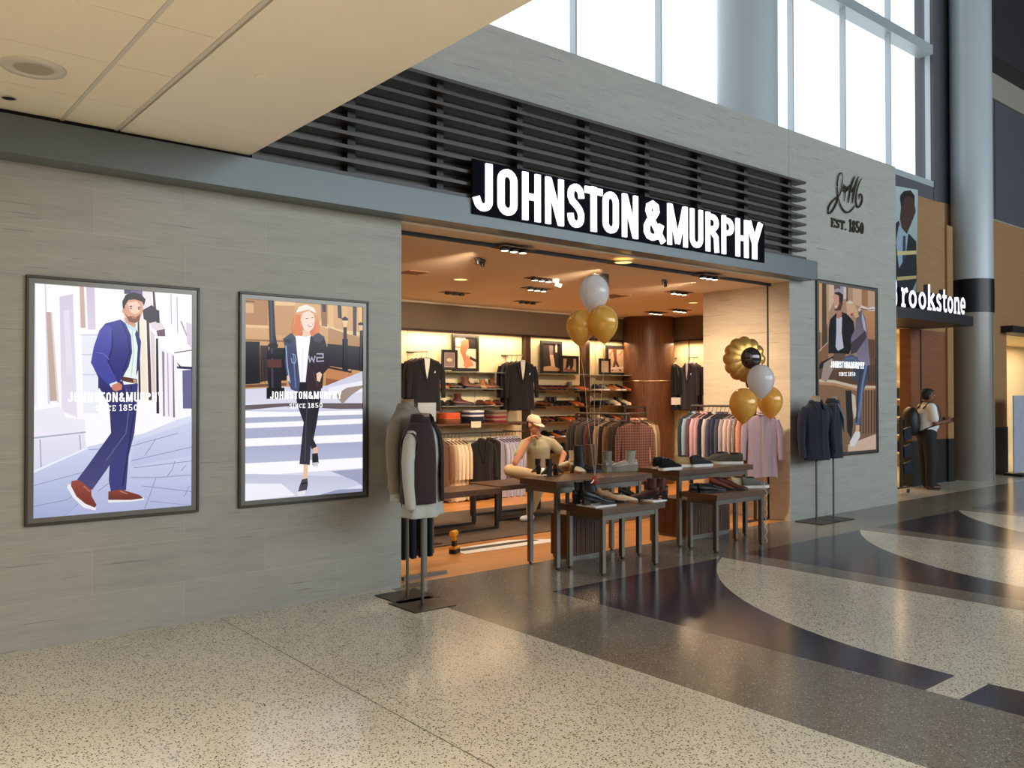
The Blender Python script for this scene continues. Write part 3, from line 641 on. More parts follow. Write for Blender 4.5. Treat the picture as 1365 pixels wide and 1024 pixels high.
woman = [
 (((214, 168, 116), (190, 140, 92)), [(60, 60), (610, 60), (610, 560), (60, 560)]),
 ((176, 124, 76), [(75, 85), (182, 90), (182, 205), (75, 200)]), ((214, 166, 112), [(78, 108), (122, 112), (122, 152), (78, 150)]), ((120, 78, 48), [(76, 96), (126, 100), (126, 106), (76, 104)]),
 ((232, 190, 138), [(214, 100), (300, 104), (296, 120), (214, 118)]), ((230, 188, 134), [(75, 200), (300, 212), (300, 222), (75, 212)]), ((150, 104, 64), [(75, 262), (260, 268), (260, 276), (75, 270)]),
 ((196, 146, 96), [(214, 120), (298, 122), (290, 250), (214, 246)]), ((232, 196, 146), [(400, 180), (480, 220), (596, 236), (596, 250), (470, 236), (400, 200)]),
 ((150, 104, 68), [(408, 110), (436, 112), (436, 210), (412, 206)]), ((52, 48, 66), [(414, 108), (430, 110), (430, 148), (416, 146)]), ((226, 180, 126), [(440, 110), (462, 112), (464, 210), (442, 208)]), ((60, 50, 56), [(480, 112), (496, 114), (498, 176), (482, 172)]), ((220, 174, 120), [(498, 114), (522, 116), (522, 170), (500, 170)]),
 ((72, 58, 56), [(545, 118), (562, 120), (560, 250), (546, 246)]), ((226, 182, 130), [(566, 120), (594, 122), (594, 200), (568, 198)]), ((180, 134, 90), [(440, 214), (596, 262), (596, 300), (440, 280)]),
 ((26, 24, 32), [(75, 272), (148, 274), (150, 452), (75, 456)]), ((58, 48, 50), [(150, 290), (186, 290), (186, 440), (150, 446)]), ((20, 20, 30), [(206, 300), (262, 300), (262, 440), (206, 440)]), ((40, 34, 40), [(436, 282), (592, 296), (592, 400), (436, 376)]), ((20, 22, 32), [(500, 262), (524, 262), (524, 400), (500, 396)]),
 ((120, 80, 60), [(75, 458), (262, 450), (262, 462), (75, 470)]), ((196, 132, 84), [(430, 380), (520, 402), (560, 420), (596, 404), (596, 460), (430, 470)]), ((60, 44, 48), [(440, 378), (540, 400), (540, 408), (440, 388)]), ((150, 90, 60), [(430, 430), (500, 440), (560, 420), (596, 420), (596, 440), (430, 470)]),
 (((206, 206, 226), (224, 224, 240)), [(75, 476), (260, 466), (430, 462), (596, 400), (596, 572), (75, 580)]), ((238, 238, 250), [(440, 470), (596, 440), (596, 490), (440, 500)]), ((104, 92, 96), [(75, 545), (260, 536), (596, 536), (596, 566), (260, 550), (75, 566)]), ((160, 140, 130), [(470, 500), (520, 470), (596, 460), (596, 470), (540, 500), (500, 540)]),
 (((202, 206, 228), (222, 222, 238)), [(60, 566), (610, 560), (610, 980), (60, 980)]),
 (W, [(70, 570), (270, 574), (596, 566), (596, 584), (75, 600)]), ((172, 176, 202), [(75, 598), (596, 584), (596, 604), (75, 622)]), (W, [(75, 622), (596, 602), (596, 622), (75, 648)]), ((172, 176, 204), [(75, 644), (596, 624), (596, 668), (75, 692)]), (W, [(70, 688), (596, 668), (596, 700), (70, 724)]),
 (((170, 174, 202), (186, 190, 214)), [(70, 722), (596, 700), (596, 772), (70, 798)]), (W, [(68, 794), (596, 768), (596, 812), (68, 850)]), (((196, 198, 220), (214, 216, 234)), [(66, 840), (120, 838), (560, 850), (590, 880), (430, 930), (66, 965)]), ((160, 164, 192), [(450, 826), (596, 816), (596, 890), (560, 870)]), ((150, 154, 184), [(400, 930), (480, 905), (590, 900), (590, 925), (420, 940)]),
 ((240, 240, 252), [(66, 880), (240, 880), (300, 930), (66, 966)]),
] + [((40, 34, 40), stroke2(p, 2.5)) for p in ([(75, 345), (182, 345)], [(152, 345), (156, 450)], [(166, 345), (170, 450)], [(178, 345), (182, 450)], [(440, 324), (596, 320)], [(530, 360), (590, 318)], [(536, 400), (596, 350)])] + [
 # lamp posts
 ((26, 24, 36), [(182, 88), (208, 90), (214, 240), (224, 300), (236, 330), (240, 470), (252, 510), (176, 512), (184, 470), (178, 330), (190, 300), (188, 240)]), ((70, 62, 84), [(192, 90), (197, 90), (202, 240), (206, 500), (198, 500)]), ((92, 52, 50), [(178, 350), (240, 350), (240, 384), (180, 384)]), ((20, 18, 28), [(180, 325), (238, 325), (240, 345), (178, 345)]), ((20, 18, 28), ell2(204, 290, 22, 12)), ((20, 18, 28), [(176, 470), (252, 470), (254, 516), (176, 518)]),
 ((30, 28, 38), [(504, 212), (518, 212), (520, 400), (504, 400)]), ((236, 196, 150), [(498, 180), (524, 180), (518, 212), (504, 212)]), ((40, 34, 44), [(496, 176), (511, 166), (526, 178), (522, 184), (500, 184)]), ((30, 28, 38), [(574, 226), (584, 226), (586, 400), (574, 400)]), ((220, 184, 150), [(566, 200), (592, 200), (586, 226), (572, 226)]), ((40, 34, 44), [(566, 196), (578, 190), (592, 198), (590, 204), (568, 204)]),
 # the woman
 (((30, 28, 38), (40, 38, 50)), [(300, 440), (410, 440), (406, 520), (390, 620), (376, 690), (390, 720), (376, 732), (366, 730), (352, 640), (340, 600)]),
 (((26, 24, 34), (52, 50, 64)), [(290, 440), (380, 440), (370, 540), (366, 680), (360, 800), (316, 796), (326, 690), (334, 620), (306, 540)]), ((80, 78, 94), stroke2([(352, 500), (344, 620), (340, 780)], 3)),
 ((236, 190, 160), [(334, 798), (352, 798), (350, 856), (332, 862)]), ((236, 190, 160), [(374, 728), (392, 722), (394, 754), (378, 756)]),
 ((40, 38, 48), [(370, 752), (394, 748), (398, 790), (388, 804), (370, 798)]), ((206, 204, 216), [(370, 790), (396, 788), (394, 804), (374, 806)]),
 ((70, 66, 78), [(326, 862), (350, 856), (352, 884), (344, 918), (322, 930), (308, 922), (316, 890)]), ((230, 228, 236), [(308, 914), (346, 906), (340, 926), (318, 932), (306, 928)]), ((30, 28, 36), stroke2([(324, 880), (348, 876)], 6)),
 ((250, 248, 252), [(298, 250), (366, 246), (356, 340), (346, 446), (318, 446), (300, 350)]), ((226, 224, 236), stroke2([(330, 300), (326, 440)], 3)),
 (((56, 58, 84), (70, 78, 116)), [(246, 262), (282, 236), (300, 256), (306, 330), (318, 440), (312, 490), (280, 478), (262, 430), (252, 360), (254, 300)]), ((150, 170, 210), stroke2([(258, 290), (264, 380), (276, 450)], 5)), ((110, 130, 180), stroke2([(290, 330), (300, 470)], 5)), ((36, 34, 46), [(250, 262), (280, 262), (284, 282), (252, 274)]),
 (((32, 28, 40), (56, 38, 44)), [(362, 252), (396, 236), (420, 252), (440, 320), (446, 380), (418, 410), (414, 470), (396, 484), (350, 486), (342, 440), (352, 340)]), ((64, 60, 76), [(368, 250), (398, 236), (424, 256), (400, 280), (378, 272)]), ((96, 62, 60), stroke2([(372, 400), (394, 470)], 3)),
 ((244, 206, 180), [(388, 410), (402, 402), (412, 414), (402, 446), (390, 440)]), ((244, 206, 180), [(262, 420), (270, 416), (272, 440), (266, 446)]),
 # lettering on the coat
 ((180, 176, 200), stroke2([(354, 334), (360, 360), (368, 342), (376, 360), (382, 334)], 5)), ((180, 176, 200), stroke2([(388, 326), (416, 326), (416, 342), (390, 342), (390, 358), (420, 356)], 5)), ((140, 160, 200), stroke2([(284, 326), (296, 330), (300, 350), (296, 366), (284, 364), (280, 344)], 4)),
 # head
 (((226, 176, 130), (206, 112, 70)), [(290, 240), (284, 210), (296, 170), (304, 134), (330, 116), (362, 118), (386, 140), (400, 180), (402, 232), (386, 240), (372, 252), (358, 244), (320, 250)]), ((246, 232, 214), [(300, 150), (312, 126), (344, 116), (376, 130), (388, 152), (352, 136), (318, 146)]),
 ((236, 196, 172), [(328, 226), (356, 226), (364, 248), (330, 254)]), ((250, 216, 196), [(320, 180), (330, 152), (356, 142), (376, 158), (382, 190), (374, 216), (356, 232), (334, 224)]), ((206, 96, 90), [(350, 202), (374, 196), (368, 210), (356, 212)]), ((252, 250, 250), [(354, 202), (371, 198), (368, 206), (358, 208)]), ((70, 50, 50), stroke2([(342, 176), (352, 174)], 3)), ((70, 50, 50), stroke2([(366, 172), (374, 172)], 3)), ((222, 120, 64), [(300, 160), (318, 160), (320, 220), (308, 248), (292, 240)]), ((226, 130, 76), [(378, 190), (396, 180), (402, 232), (384, 240)]),
]
def cp(pts):   # third poster, first crop (1080,365) at scale 8.19 -> crop (1040,340) at scale 2.768
    return [((1080+x/8.19-1040)*2.768, (365+y/8.19-340)*2.768) for x, y in pts]
couple = [
 (((196, 158, 128), (150, 112, 86)), [(100, 60), (380, 60), (380, 780), (100, 780)]),
 ((120, 88, 62), cp([(70, 80), (110, 84), (110, 900), (70, 900)])), ((226, 188, 140), cp([(100, 90), (130, 90), (130, 640), (100, 640)])), ((92, 72, 54), cp([(130, 90), (176, 96), (190, 800), (130, 840)])), ((206, 170, 126), cp([(176, 96), (204, 98), (204, 520), (180, 560)])), ((236, 204, 176), cp([(204, 98), (262, 104), (262, 300), (204, 420)])),
 ((120, 96, 92), cp([(262, 104), (330, 116), (330, 200), (262, 180)])), ((160, 176, 206), cp([(330, 110), (362, 116), (362, 260), (340, 250)])), ((236, 214, 212), cp([(364, 118), (396, 120), (396, 270), (364, 280)])), ((90, 66, 62), cp([(396, 120), (410, 120), (410, 300), (396, 300)])), ((228, 186, 156), cp([(466, 140), (560, 150), (560, 360), (466, 330)])), ((176, 128, 92), cp([(566, 150), (628, 160), (628, 350), (566, 350)])), ((220, 176, 144), cp([(632, 160), (706, 170), (706, 350), (632, 360)])),
 ((250, 232, 220), cp([(520, 400), (560, 345), (632, 375), (680, 355), (706, 360), (706, 405), (632, 405), (560, 372), (540, 410)])), ((70, 44, 40), cp([(545, 375), (630, 390), (700, 385), (700, 391), (628, 398), (545, 382)])), (((214, 156, 108), (190, 132, 92)), cp([(560, 410), (706, 408), (706, 714), (630, 714), (600, 500)])), ((110, 76, 56), cp([(632, 714), (706, 718), (706, 960), (640, 960)])),
 ((150, 106, 76), cp([(76, 870), (195, 760), (195, 960), (76, 1010)])), ((226, 202, 180), cp([(76, 850), (195, 740), (195, 752), (76, 864)])),
 (((120, 88, 66), (96, 70, 54)), [(132, 400), (356, 380), (356, 480), (132, 470)]), (((150, 114, 84), (136, 104, 82)), [(132, 470), (356, 480), (356, 730), (250, 740), (132, 740)]), ((200, 152, 112), [(134, 466), (200, 472), (280, 492), (354, 486), (354, 496), (278, 500), (200, 482), (134, 478)]),
] + [((58, 44, 40), stroke2([(x, 404), (x, 468)], 2.5)) for x in range(300, 354, 9)] + [((52, 42, 40), stroke2([(x, 500), (x, 660)], 3)) for x in range(296, 354, 10)] + [
 ((230, 200, 176), [(250, 700), (356, 660), (356, 720), (250, 738)]), ((40, 32, 32), [(136, 420), (150, 396), (200, 370), (200, 380), (150, 420)]),
 ((232, 214, 190), [(134, 458), (200, 462), (280, 482), (354, 484), (354, 490), (278, 492), (200, 472), (134, 468)]),
 # jeans, trousers
 (((60, 66, 88), (96, 112, 150)), [(280, 400), (330, 396), (326, 450), (300, 520), (294, 630), (276, 630), (280, 540), (284, 470), (262, 452)]), ((90, 100, 128), [(222, 380), (262, 366), (290, 380), (284, 410), (240, 420), (214, 400)]),
 ((180, 160, 150), [(150, 460), (160, 400), (190, 380), (206, 400), (190, 430), (170, 470)]), ((110, 84, 74), [(200, 350), (250, 350), (230, 390), (190, 410)]), ((236, 190, 160), [(278, 628), (292, 628), (290, 654), (278, 654)]), ((240, 238, 240), [(256, 690), (276, 652), (294, 652), (294, 670), (274, 706), (258, 708)]), ((226, 210, 190), [(262, 510), (276, 520), (282, 590), (272, 606), (266, 570)]), ((40, 36, 40), [(240, 500), (262, 500), (268, 620), (262, 680), (246, 650)]),
 ((120, 138, 176), stroke2([(318, 404), (304, 470), (290, 600)], 8)), ((50, 54, 76), stroke2([(300, 410), (286, 500), (280, 620)], 5)), ((104, 120, 156), stroke2([(240, 384), (270, 380), (286, 396)], 7)),
 # man
 ((22, 20, 26), cp([(215, 500), (280, 430), (350, 420), (400, 440), (470, 520), (480, 600), (470, 760), (420, 880), (350, 870), (300, 870), (195, 870), (200, 600)])), ((214, 218, 232), cp([(282, 480), (345, 470), (340, 640), (362, 810), (300, 842), (274, 800), (282, 640)])), ((200, 140, 116), cp([(284, 430), (336, 410), (346, 450), (310, 492), (284, 480)])),
 ((96, 64, 56), cp([(252, 240), (300, 210), (350, 230), (352, 330), (330, 400), (280, 406), (262, 396)])), ((226, 172, 146), cp([(254, 232), (290, 214), (310, 240), (312, 330), (290, 380), (262, 384), (256, 320)])), ((252, 240, 236), cp([(266, 352), (290, 346), (288, 362), (270, 366)])), ((50, 38, 42), cp([(262, 200), (310, 196), (356, 230), (356, 290), (330, 320), (314, 300), (312, 240), (262, 218)])), ((176, 170, 184), cp([(262, 172), (300, 158), (340, 180), (356, 226), (310, 196), (262, 206)])),
 # woman
 (((110, 100, 116), (150, 140, 170)), cp([(500, 440), (560, 400), (600, 490), (620, 640), (650, 1000), (560, 1000), (530, 960), (500, 860), (450, 850), (440, 700), (490, 600)])), ((74, 66, 78), cp([(440, 760), (600, 620), (610, 700), (500, 860), (440, 880)])), ((200, 192, 220), cp([(560, 410), (590, 500), (610, 640), (580, 600), (560, 500)])),
 ((226, 190, 140), cp([(390, 320), (430, 290), (480, 320), (510, 400), (530, 470), (490, 484), (470, 440), (400, 450)])), ((236, 184, 158), cp([(398, 350), (430, 330), (466, 370), (476, 440), (440, 480), (412, 440)])), ((190, 90, 90), cp([(430, 440), (470, 424), (462, 460), (440, 466)])), ((240, 230, 210), cp([(390, 318), (430, 290), (470, 316), (430, 330)])),
]
poster('backlit_poster', 'backlit poster of a man in a blue suit and brown shoes walking past arches', 1.078, 2.115, 0.815, 2.358, 0, 340, 2.696, man, 1.0,
       (at(90, 527, Y=0).x, at(216, 527, Y=0).x, 1.575, 0.066, at(127, 541, Y=0).x, at(183, 541, Y=0).x, 1.515, 0.038))
poster('backlit_poster', 'backlit poster of a red-haired woman in a dark coat crossing a striped street', 2.466, 3.495, 0.815, 2.358, 300, 370, 3.2, woman, 1.0,
       (at(359, 527, Y=0).x, at(454, 527, Y=0).x, 1.590, 0.060, at(385, 541, Y=0).x, at(429, 541, Y=0).x, 1.52, 0.035))
poster('backlit_poster', 'tall backlit poster of a couple leaning together on brownstone steps', 10.33, 11.90, 0.81, 3.135, 1040, 340, 2.768, couple, 0.6,
       (at(1106, 488, Y=0).x, at(1151, 488, Y=0).x, 1.985, 0.095, at(1117, 498, Y=0).x, at(1139, 498, Y=0).x, 1.88, 0.05), ink=(200, 200, 205))
# ================================================================== goods
def mcol(rgb, **k): return mat('cloth_%d_%d_%d' % rgb if not k else 'stuff_%d_%d_%d_%s' % (*rgb, '_'.join(str(v) for v in k.values())), rgb, **(k or dict(rough=0.9, spec=0.2)))
def leather(rgb): return mat('leather_%d_%d_%d' % rgb, rgb, 0.35, spec=0.5)
M_SOLEW = mat('white_rubber', (232, 228, 220), 0.6); M_SOLEB = mat('black_rubber', (22, 20, 20), 0.5); M_SOLET = mat('tan_sole', (150, 110, 74), 0.5)
def shoe(name, style, up, sole, lace=None, L=0.29):
    """toe towards +X, standing on z = 0"""
    r = empty(name)
    hl = 0.055 if style in ('heel', 'mule') else 0.0
    th = 0.020 if style == 'sneaker' else (0.04 if style == 'wedge' else 0.014)
    sec = [(0, .022, .074), (.05, .031, .082), (.15, .035, .080), (.30, .034, .074), (.42, .035, .074), (.55, .041, .064), (.68, .045, .052), (.80, .044, .044), (.90, .036, .038), (.97, .022, .030), (1, .008, .020)]
    lift = lambda t: th+hl*max(0, 1-t/0.62)**0.8 if hl else th
    rings = []
    if style == 'sneaker': sec = [(t, hw*1.06, tp*1.28 if t < .6 else tp*1.12) for t, hw, tp in sec]
    for t, hw, tp in sec:
        z0 = lift(t); x = -L/2+L*t; ring = []
        for a in range(9):
            q = PI*a/8; ring.append((x, hw*math.cos(q), z0+(tp-0.012)*max(0, math.sin(q))**0.75))
        rings.append(ring)
    m = MB(); m.loft(rings, 0, True, True)
    if style in ('boot', 'heel', 'wedge', 'tall'):
        H = {'boot': 0.15, 'heel': 0.20, 'wedge': 0.19, 'tall': 0.25}[style]; cxs = -L/2+0.062
        rr = []
        for k, (z, rx, ry) in enumerate([(0.05+hl, 0.055, 0.034), (0.085+hl, 0.054, 0.036), (0.5*H+0.03+hl*0.5, 0.047, 0.037), (H, 0.052, 0.043)]):
            rr.append([(cxs+0.012*(1-k/3)+rx*math.cos(2*PI*i/14), ry*math.sin(2*PI*i/14), z) for i in range(14)])
        m.loft(rr, 0, False, True)
    m.build('upper', up, r)
    m = MB()
    lo = []; hi = []
    out = [(t, hw+0.004) for t, hw, _ in sec]
    for side in (1, -1):
        for t, hw in (out if side == 1 else out[::-1]):
            x = -L/2+L*t; lo.append((x, side*hw, lift(t)-th)); hi.append((x, side*hw, lift(t)+0.006))
    m.loft([lo, hi], 0, True, False)
    if hl: m.box(-L/2+0.005, -L/2+0.06, -0.024, 0.024, 0, hl*0.9+th)
    elif style in ('dress', 'boot'): m.box(-L/2+0.002, -L/2+0.075, -0.032, 0.032, 0, 0.016)
    m.build('sole', sole, r)
    m = MB()
    if style in ('boot', 'heel', 'wedge', 'tall'): m.ell((-L/2+0.062, 0, H-0.002), (0.045, 0.037, 0.004), 12, 4)
    else: m.ell((-L/2+0.078, 0, lift(0.2)+(0.088 if style == 'sneaker' else 0.066)), (0.058, 0.024, 0.008), 12, 4)
    m.build('lining', M_BLACK, r)  # black disc painting the shade inside the shoe's open top
    if lace is not None:
        m = MB()
        for k in range(4):
            t = 0.44+0.065*k; x = -L/2+L*t; z = lift(t)+(0.074-0.012*k)*(1.2 if style == 'sneaker' else 1)-0.01+0.006
            m.tube([(x-0.006, -0.02, z-0.006), (x, 0, z+0.003), (x+0.006, 0.02, z-0.006)], 0.0035, 5)
        if style == 'boot':
            for k in range(4): m.tube([(-L/2+0.108-0.004*k, -0.02, 0.085+0.018*k), (-L/2+0.116-0.004*k, 0, 0.088+0.018*k), (-L/2+0.108-0.004*k, 0.02, 0.085+0.018*k)], 0.003, 5)
        m.build('laces', lace, r)
    index_kids_add(r); return r
def index_kids_add(r):
    KIDS[r.name] = [o for o in bpy.data.objects if o.parent == r]
    for c in KIDS[r.name]: KIDS[c.name] = [o for o in bpy.data.objects if o.parent == c]
_proto = {}
def put(key, make, loc, rz, label, cat, group=None, sc=1.0):
    """first use places the prototype itself, later uses place copies of it and its parts"""
    if key not in _proto: _proto[key] = make(); o = _proto[key]
    else: o = copy_tree(_proto[key])
    o.location = loc; o.rotation_euler = (0, 0, rz); o.scale = (sc, sc, sc)
    for k in ('label', 'category', 'group'):
        if k in o: del o[k]
    return tag(o, label, cat, group)
BR = (112, 62, 36); TAN = (176, 112, 66); BLK = (26, 24, 24); OXB = (84, 34, 26); GRY = (120, 112, 104); NAVY = (34, 38, 56); ORG = (196, 98, 48); CREAM = (214, 196, 160)
CN = {BR: 'brown', TAN: 'tan', BLK: 'black', OXB: 'oxblood', GRY: 'grey', NAVY: 'navy', ORG: 'orange tan', CREAM: 'cream'}
SN = {'dress': 'leather lace-up shoe', 'boot': 'ankle boot', 'sneaker': 'low sneaker', 'heel': 'heeled bootie', 'wedge': 'wedge ankle boot', 'tall': 'tall boot', 'mule': 'heeled mule'}
def put_shoe(style, col, loc, rz, label, group, sole=None, sc=1.0):
    sole = sole or {'sneaker': M_SOLEW, 'dress': M_SOLET if col in (TAN, ORG, CREAM) else M_SOLEB}.get(style, M_SOLEB)
    lace = None if style in ('heel', 'wedge', 'mule', 'tall') else (M_SOLEW if style == 'sneaker' and col in (BLK, NAVY) else mcol(tuple(int(c*0.6) for c in col)))
    nm = {'dress': 'dress_shoe', 'boot': 'ankle_boot', 'sneaker': 'sneaker', 'heel': 'heeled_boot', 'wedge': 'wedge_boot', 'tall': 'tall_boot', 'mule': 'heeled_mule'}[style]
    return put((style, col, sole.name), lambda: shoe(nm, style, leather(col) if style != 'sneaker' else mcol(col), sole, lace), loc, rz, label, 'boot' if style in ('boot', 'heel', 'wedge', 'tall') else 'shoe', group, sc)
ORDN = ['first', 'second', 'third', 'fourth', 'fifth', 'sixth', 'seventh', 'eighth', 'ninth', 'tenth', 'eleventh', 'twelfth', 'thirteenth', 'fourteenth', 'fifteenth', 'sixteenth']

# ---- glass and wood shelves on the back wall
M_SHELFGL = mat('shelf_glass', (196, 214, 200), 0.1, trans=0.6)
M_SHELFWD = wood('shelf_wood', (70, 46, 30), (96, 64, 42), (1.2, 14, 14), 0.4)
def shelf(x0, x1, z, label, th=0.018, m_=None, d=0.34):
    r = empty('wall_shelf', ((x0+x1)/2, 4.75, z-th)); tag(r, label, 'shelf', None)
    rel(MB().box(x0, x1, 4.75-d, 4.75, z-th, z), 'board', m_ or M_SHELFWD, r, [BEV(0.002, 1)])
    for x in (x0+0.12, x1-0.12): rel(MB().box(x-0.008, x+0.008, 4.75-d+0.06, 4.756, z-th-0.022, z-th), 'bracket', M_STEEL, r)
ZS = [1.70, 1.435, 1.17, 0.905, 0.64, 0.375]
RN = ['top', 'second', 'third', 'fourth', 'fifth', 'lowest']
secs = [('middle bay', 9.36, 10.54, 6), ('right bay', 10.70, 11.90, 6)]
rng = random.Random(3)
rows = {('middle bay', 0): [('dress', OXB)]*5+[('dress', BR), ('boot', GRY), ('dress', ORG), ('dress', ORG)],
        ('middle bay', 1): [('dress', BR)]*2+[('boot', BLK)]*2+[('dress', BLK)]*2+[('dress', ORG), ('dress', ORG), ('boot', BLK)],
        ('middle bay', 2): [('dress', BR), ('dress', BR), ('dress', BLK), ('dress', BR), ('dress', ORG), ('dress', ORG), ('dress', ORG), ('dress', BR)],
        ('middle bay', 3): [('dress', BLK), ('sneaker', BLK), ('dress', ORG), ('sneaker', NAVY), ('dress', ORG), ('sneaker', BLK), ('dress', ORG), ('dress', BR)],
        ('middle bay', 4): [('boot', BLK)]*6,
        ('middle bay', 5): [('dress', GRY), ('sneaker', NAVY), ('dress', GRY), ('sneaker', BLK), ('dress', BR)],
        ('right bay', 0): [('sneaker', NAVY), ('sneaker', GRY), ('dress', TAN), ('sneaker', TAN), ('sneaker', BLK), ('dress', ORG), ('dress', ORG), ('sneaker', TAN)],
        ('right bay', 1): [('dress', BLK), ('dress', NAVY), ('dress', GRY), ('sneaker', CREAM), ('boot', BLK), ('sneaker', CREAM), ('sneaker', GRY), ('dress', BLK)],
        ('right bay', 2): [('sneaker', CREAM), ('dress', GRY), ('sneaker', NAVY), ('dress', ORG), ('dress', BR), ('sneaker', GRY), ('dress', BR), ('dress', BLK)],
        ('right bay', 3): [('sneaker', CREAM), ('dress', GRY), ('sneaker', CREAM), ('dress', BR)],
        ('right bay', 4): [('dress', ORG), ('sneaker', CREAM), ('dress', BR)],
        ('right bay', 5): [('dress', ORG), ('dress', BR), ('dress', TAN)]}
for bay, x0, x1, nr in secs:
    for r_ in range(nr):
        z = ZS[r_]; shelf(x0, x1, z, '%s wooden shoe shelf of the %s of the back wall' % (RN[r_], bay))
        row = rows[(bay, r_)]; n = len(row); sp = (x1-x0-0.1)/max(n, 6)
        for k, (st, co) in enumerate(row):
            put_shoe(st, co, (x0+0.05+sp*(k+0.5), 4.56, z+0.0005), -PI/2+rng.uniform(-0.12, 0.12),
                     '%s %s, %s from left, %s shelf, %s' % (CN[co], SN[st], ORDN[k], RN[r_], bay), 'shoes on the back wall shelves')
LX0, LX1 = 7.34, 8.52
for k_, z in enumerate((1.72, 1.455)):
    shelf(LX0, LX1, z, '%s glass shoe shelf of the left bay between the hanging suits' % ('upper', 'lower')[k_], 0.012, M_SHELFGL)
def xw(px, y=520, Y=4.56): return at(px, y, Y=Y).x
left_items = [(0, 'dress', TAN, 592), (0, 'dress', BR, 600), (0, 'dress', GRY, 608), (0, 'dress', BLK, 617), (0, 'boot', BR, 629), (0, 'dress', CREAM, 640), (0, 'boot', TAN, 650), (0, 'boot', BR, 662),
              (1, 'dress', BLK, 591), (1, 'dress', BLK, 602), (1, 'boot', OXB, 619), (1, 'dress', BR, 644), (1, 'dress', ORG, 654), (1, 'dress', BR, 665)]
cnt = [0, 0]
for rw, st, co, px in left_items:
    z = (1.72, 1.455)[rw]; big = 1.25 if (rw, px) in ((0, 629), (1, 619)) else 1.0
    put_shoe(st, co, (xw(px), 4.58, z+0.0005), -PI/2+(PI/2-0.3 if st == 'boot' else rng.uniform(-.15, .15)), '%s %s, %s from left, %s glass shelf, left bay' % (CN[co], SN[st], ORDN[cnt[rw]], ('upper', 'lower')[rw]), 'shoes on the left bay shelves', None, big)
    cnt[rw] += 1
shelf(7.0, 9.0, 1.185, 'thick dark wooden shelf carrying the folded sweaters', 0.03, M_SHELFWD, 0.42)
# folded sweaters
def fold(w=0.30, d=0.30, h=0.032):
    m = MB(); n = 18; rings = []
    for z, s in ((0, 0.96), (0.25, 1.0), (0.75, 1.0), (1, 0.93)):
        rings.append([(w/2*s*math.copysign(abs(math.cos(2*PI*i/n))**0.45, math.cos(2*PI*i/n)), d/2*s*math.copysign(abs(math.sin(2*PI*i/n))**0.45, math.sin(2*PI*i/n)), z*h) for i in range(n)])
    m.loft(rings, 0, True, True); return m
stacks = [('rust orange sweater stack', 598, [(112, 66, 44), (120, 74, 50), (190, 90, 52), (200, 84, 48), (206, 92, 56)]),
          ('navy and white sweater stack', 630, [(30, 32, 44), (36, 38, 52), (40, 42, 58), (210, 206, 204), (60, 64, 92), (216, 212, 208)]),
          ('grey and red sweater stack', 661, [(120, 46, 50), (150, 120, 100), (132, 50, 56), (150, 124, 104), (110, 84, 70), (124, 112, 98)])]
for nm, px, cols in stacks:
    for k, c in enumerate(cols):
        o = fold().build('folded_sweater', mcol(c)); o.location = (xw(px, 560, 4.52), 4.52, 1.1855+0.0325*k); o.rotation_euler = (0, 0, rng.uniform(-.05, .05))
        pos = 'topmost' if k == len(cols)-1 else ('lowest' if k == 0 else ORDN[k]+' from the bottom')
        tag(o, '%s of the %s on the back wall shelf' % (pos, nm), 'sweater', 'folded sweaters on the back wall shelf')
        if k == 0: o['label'] = 'lowest of the %s on the back wall shelf' % nm

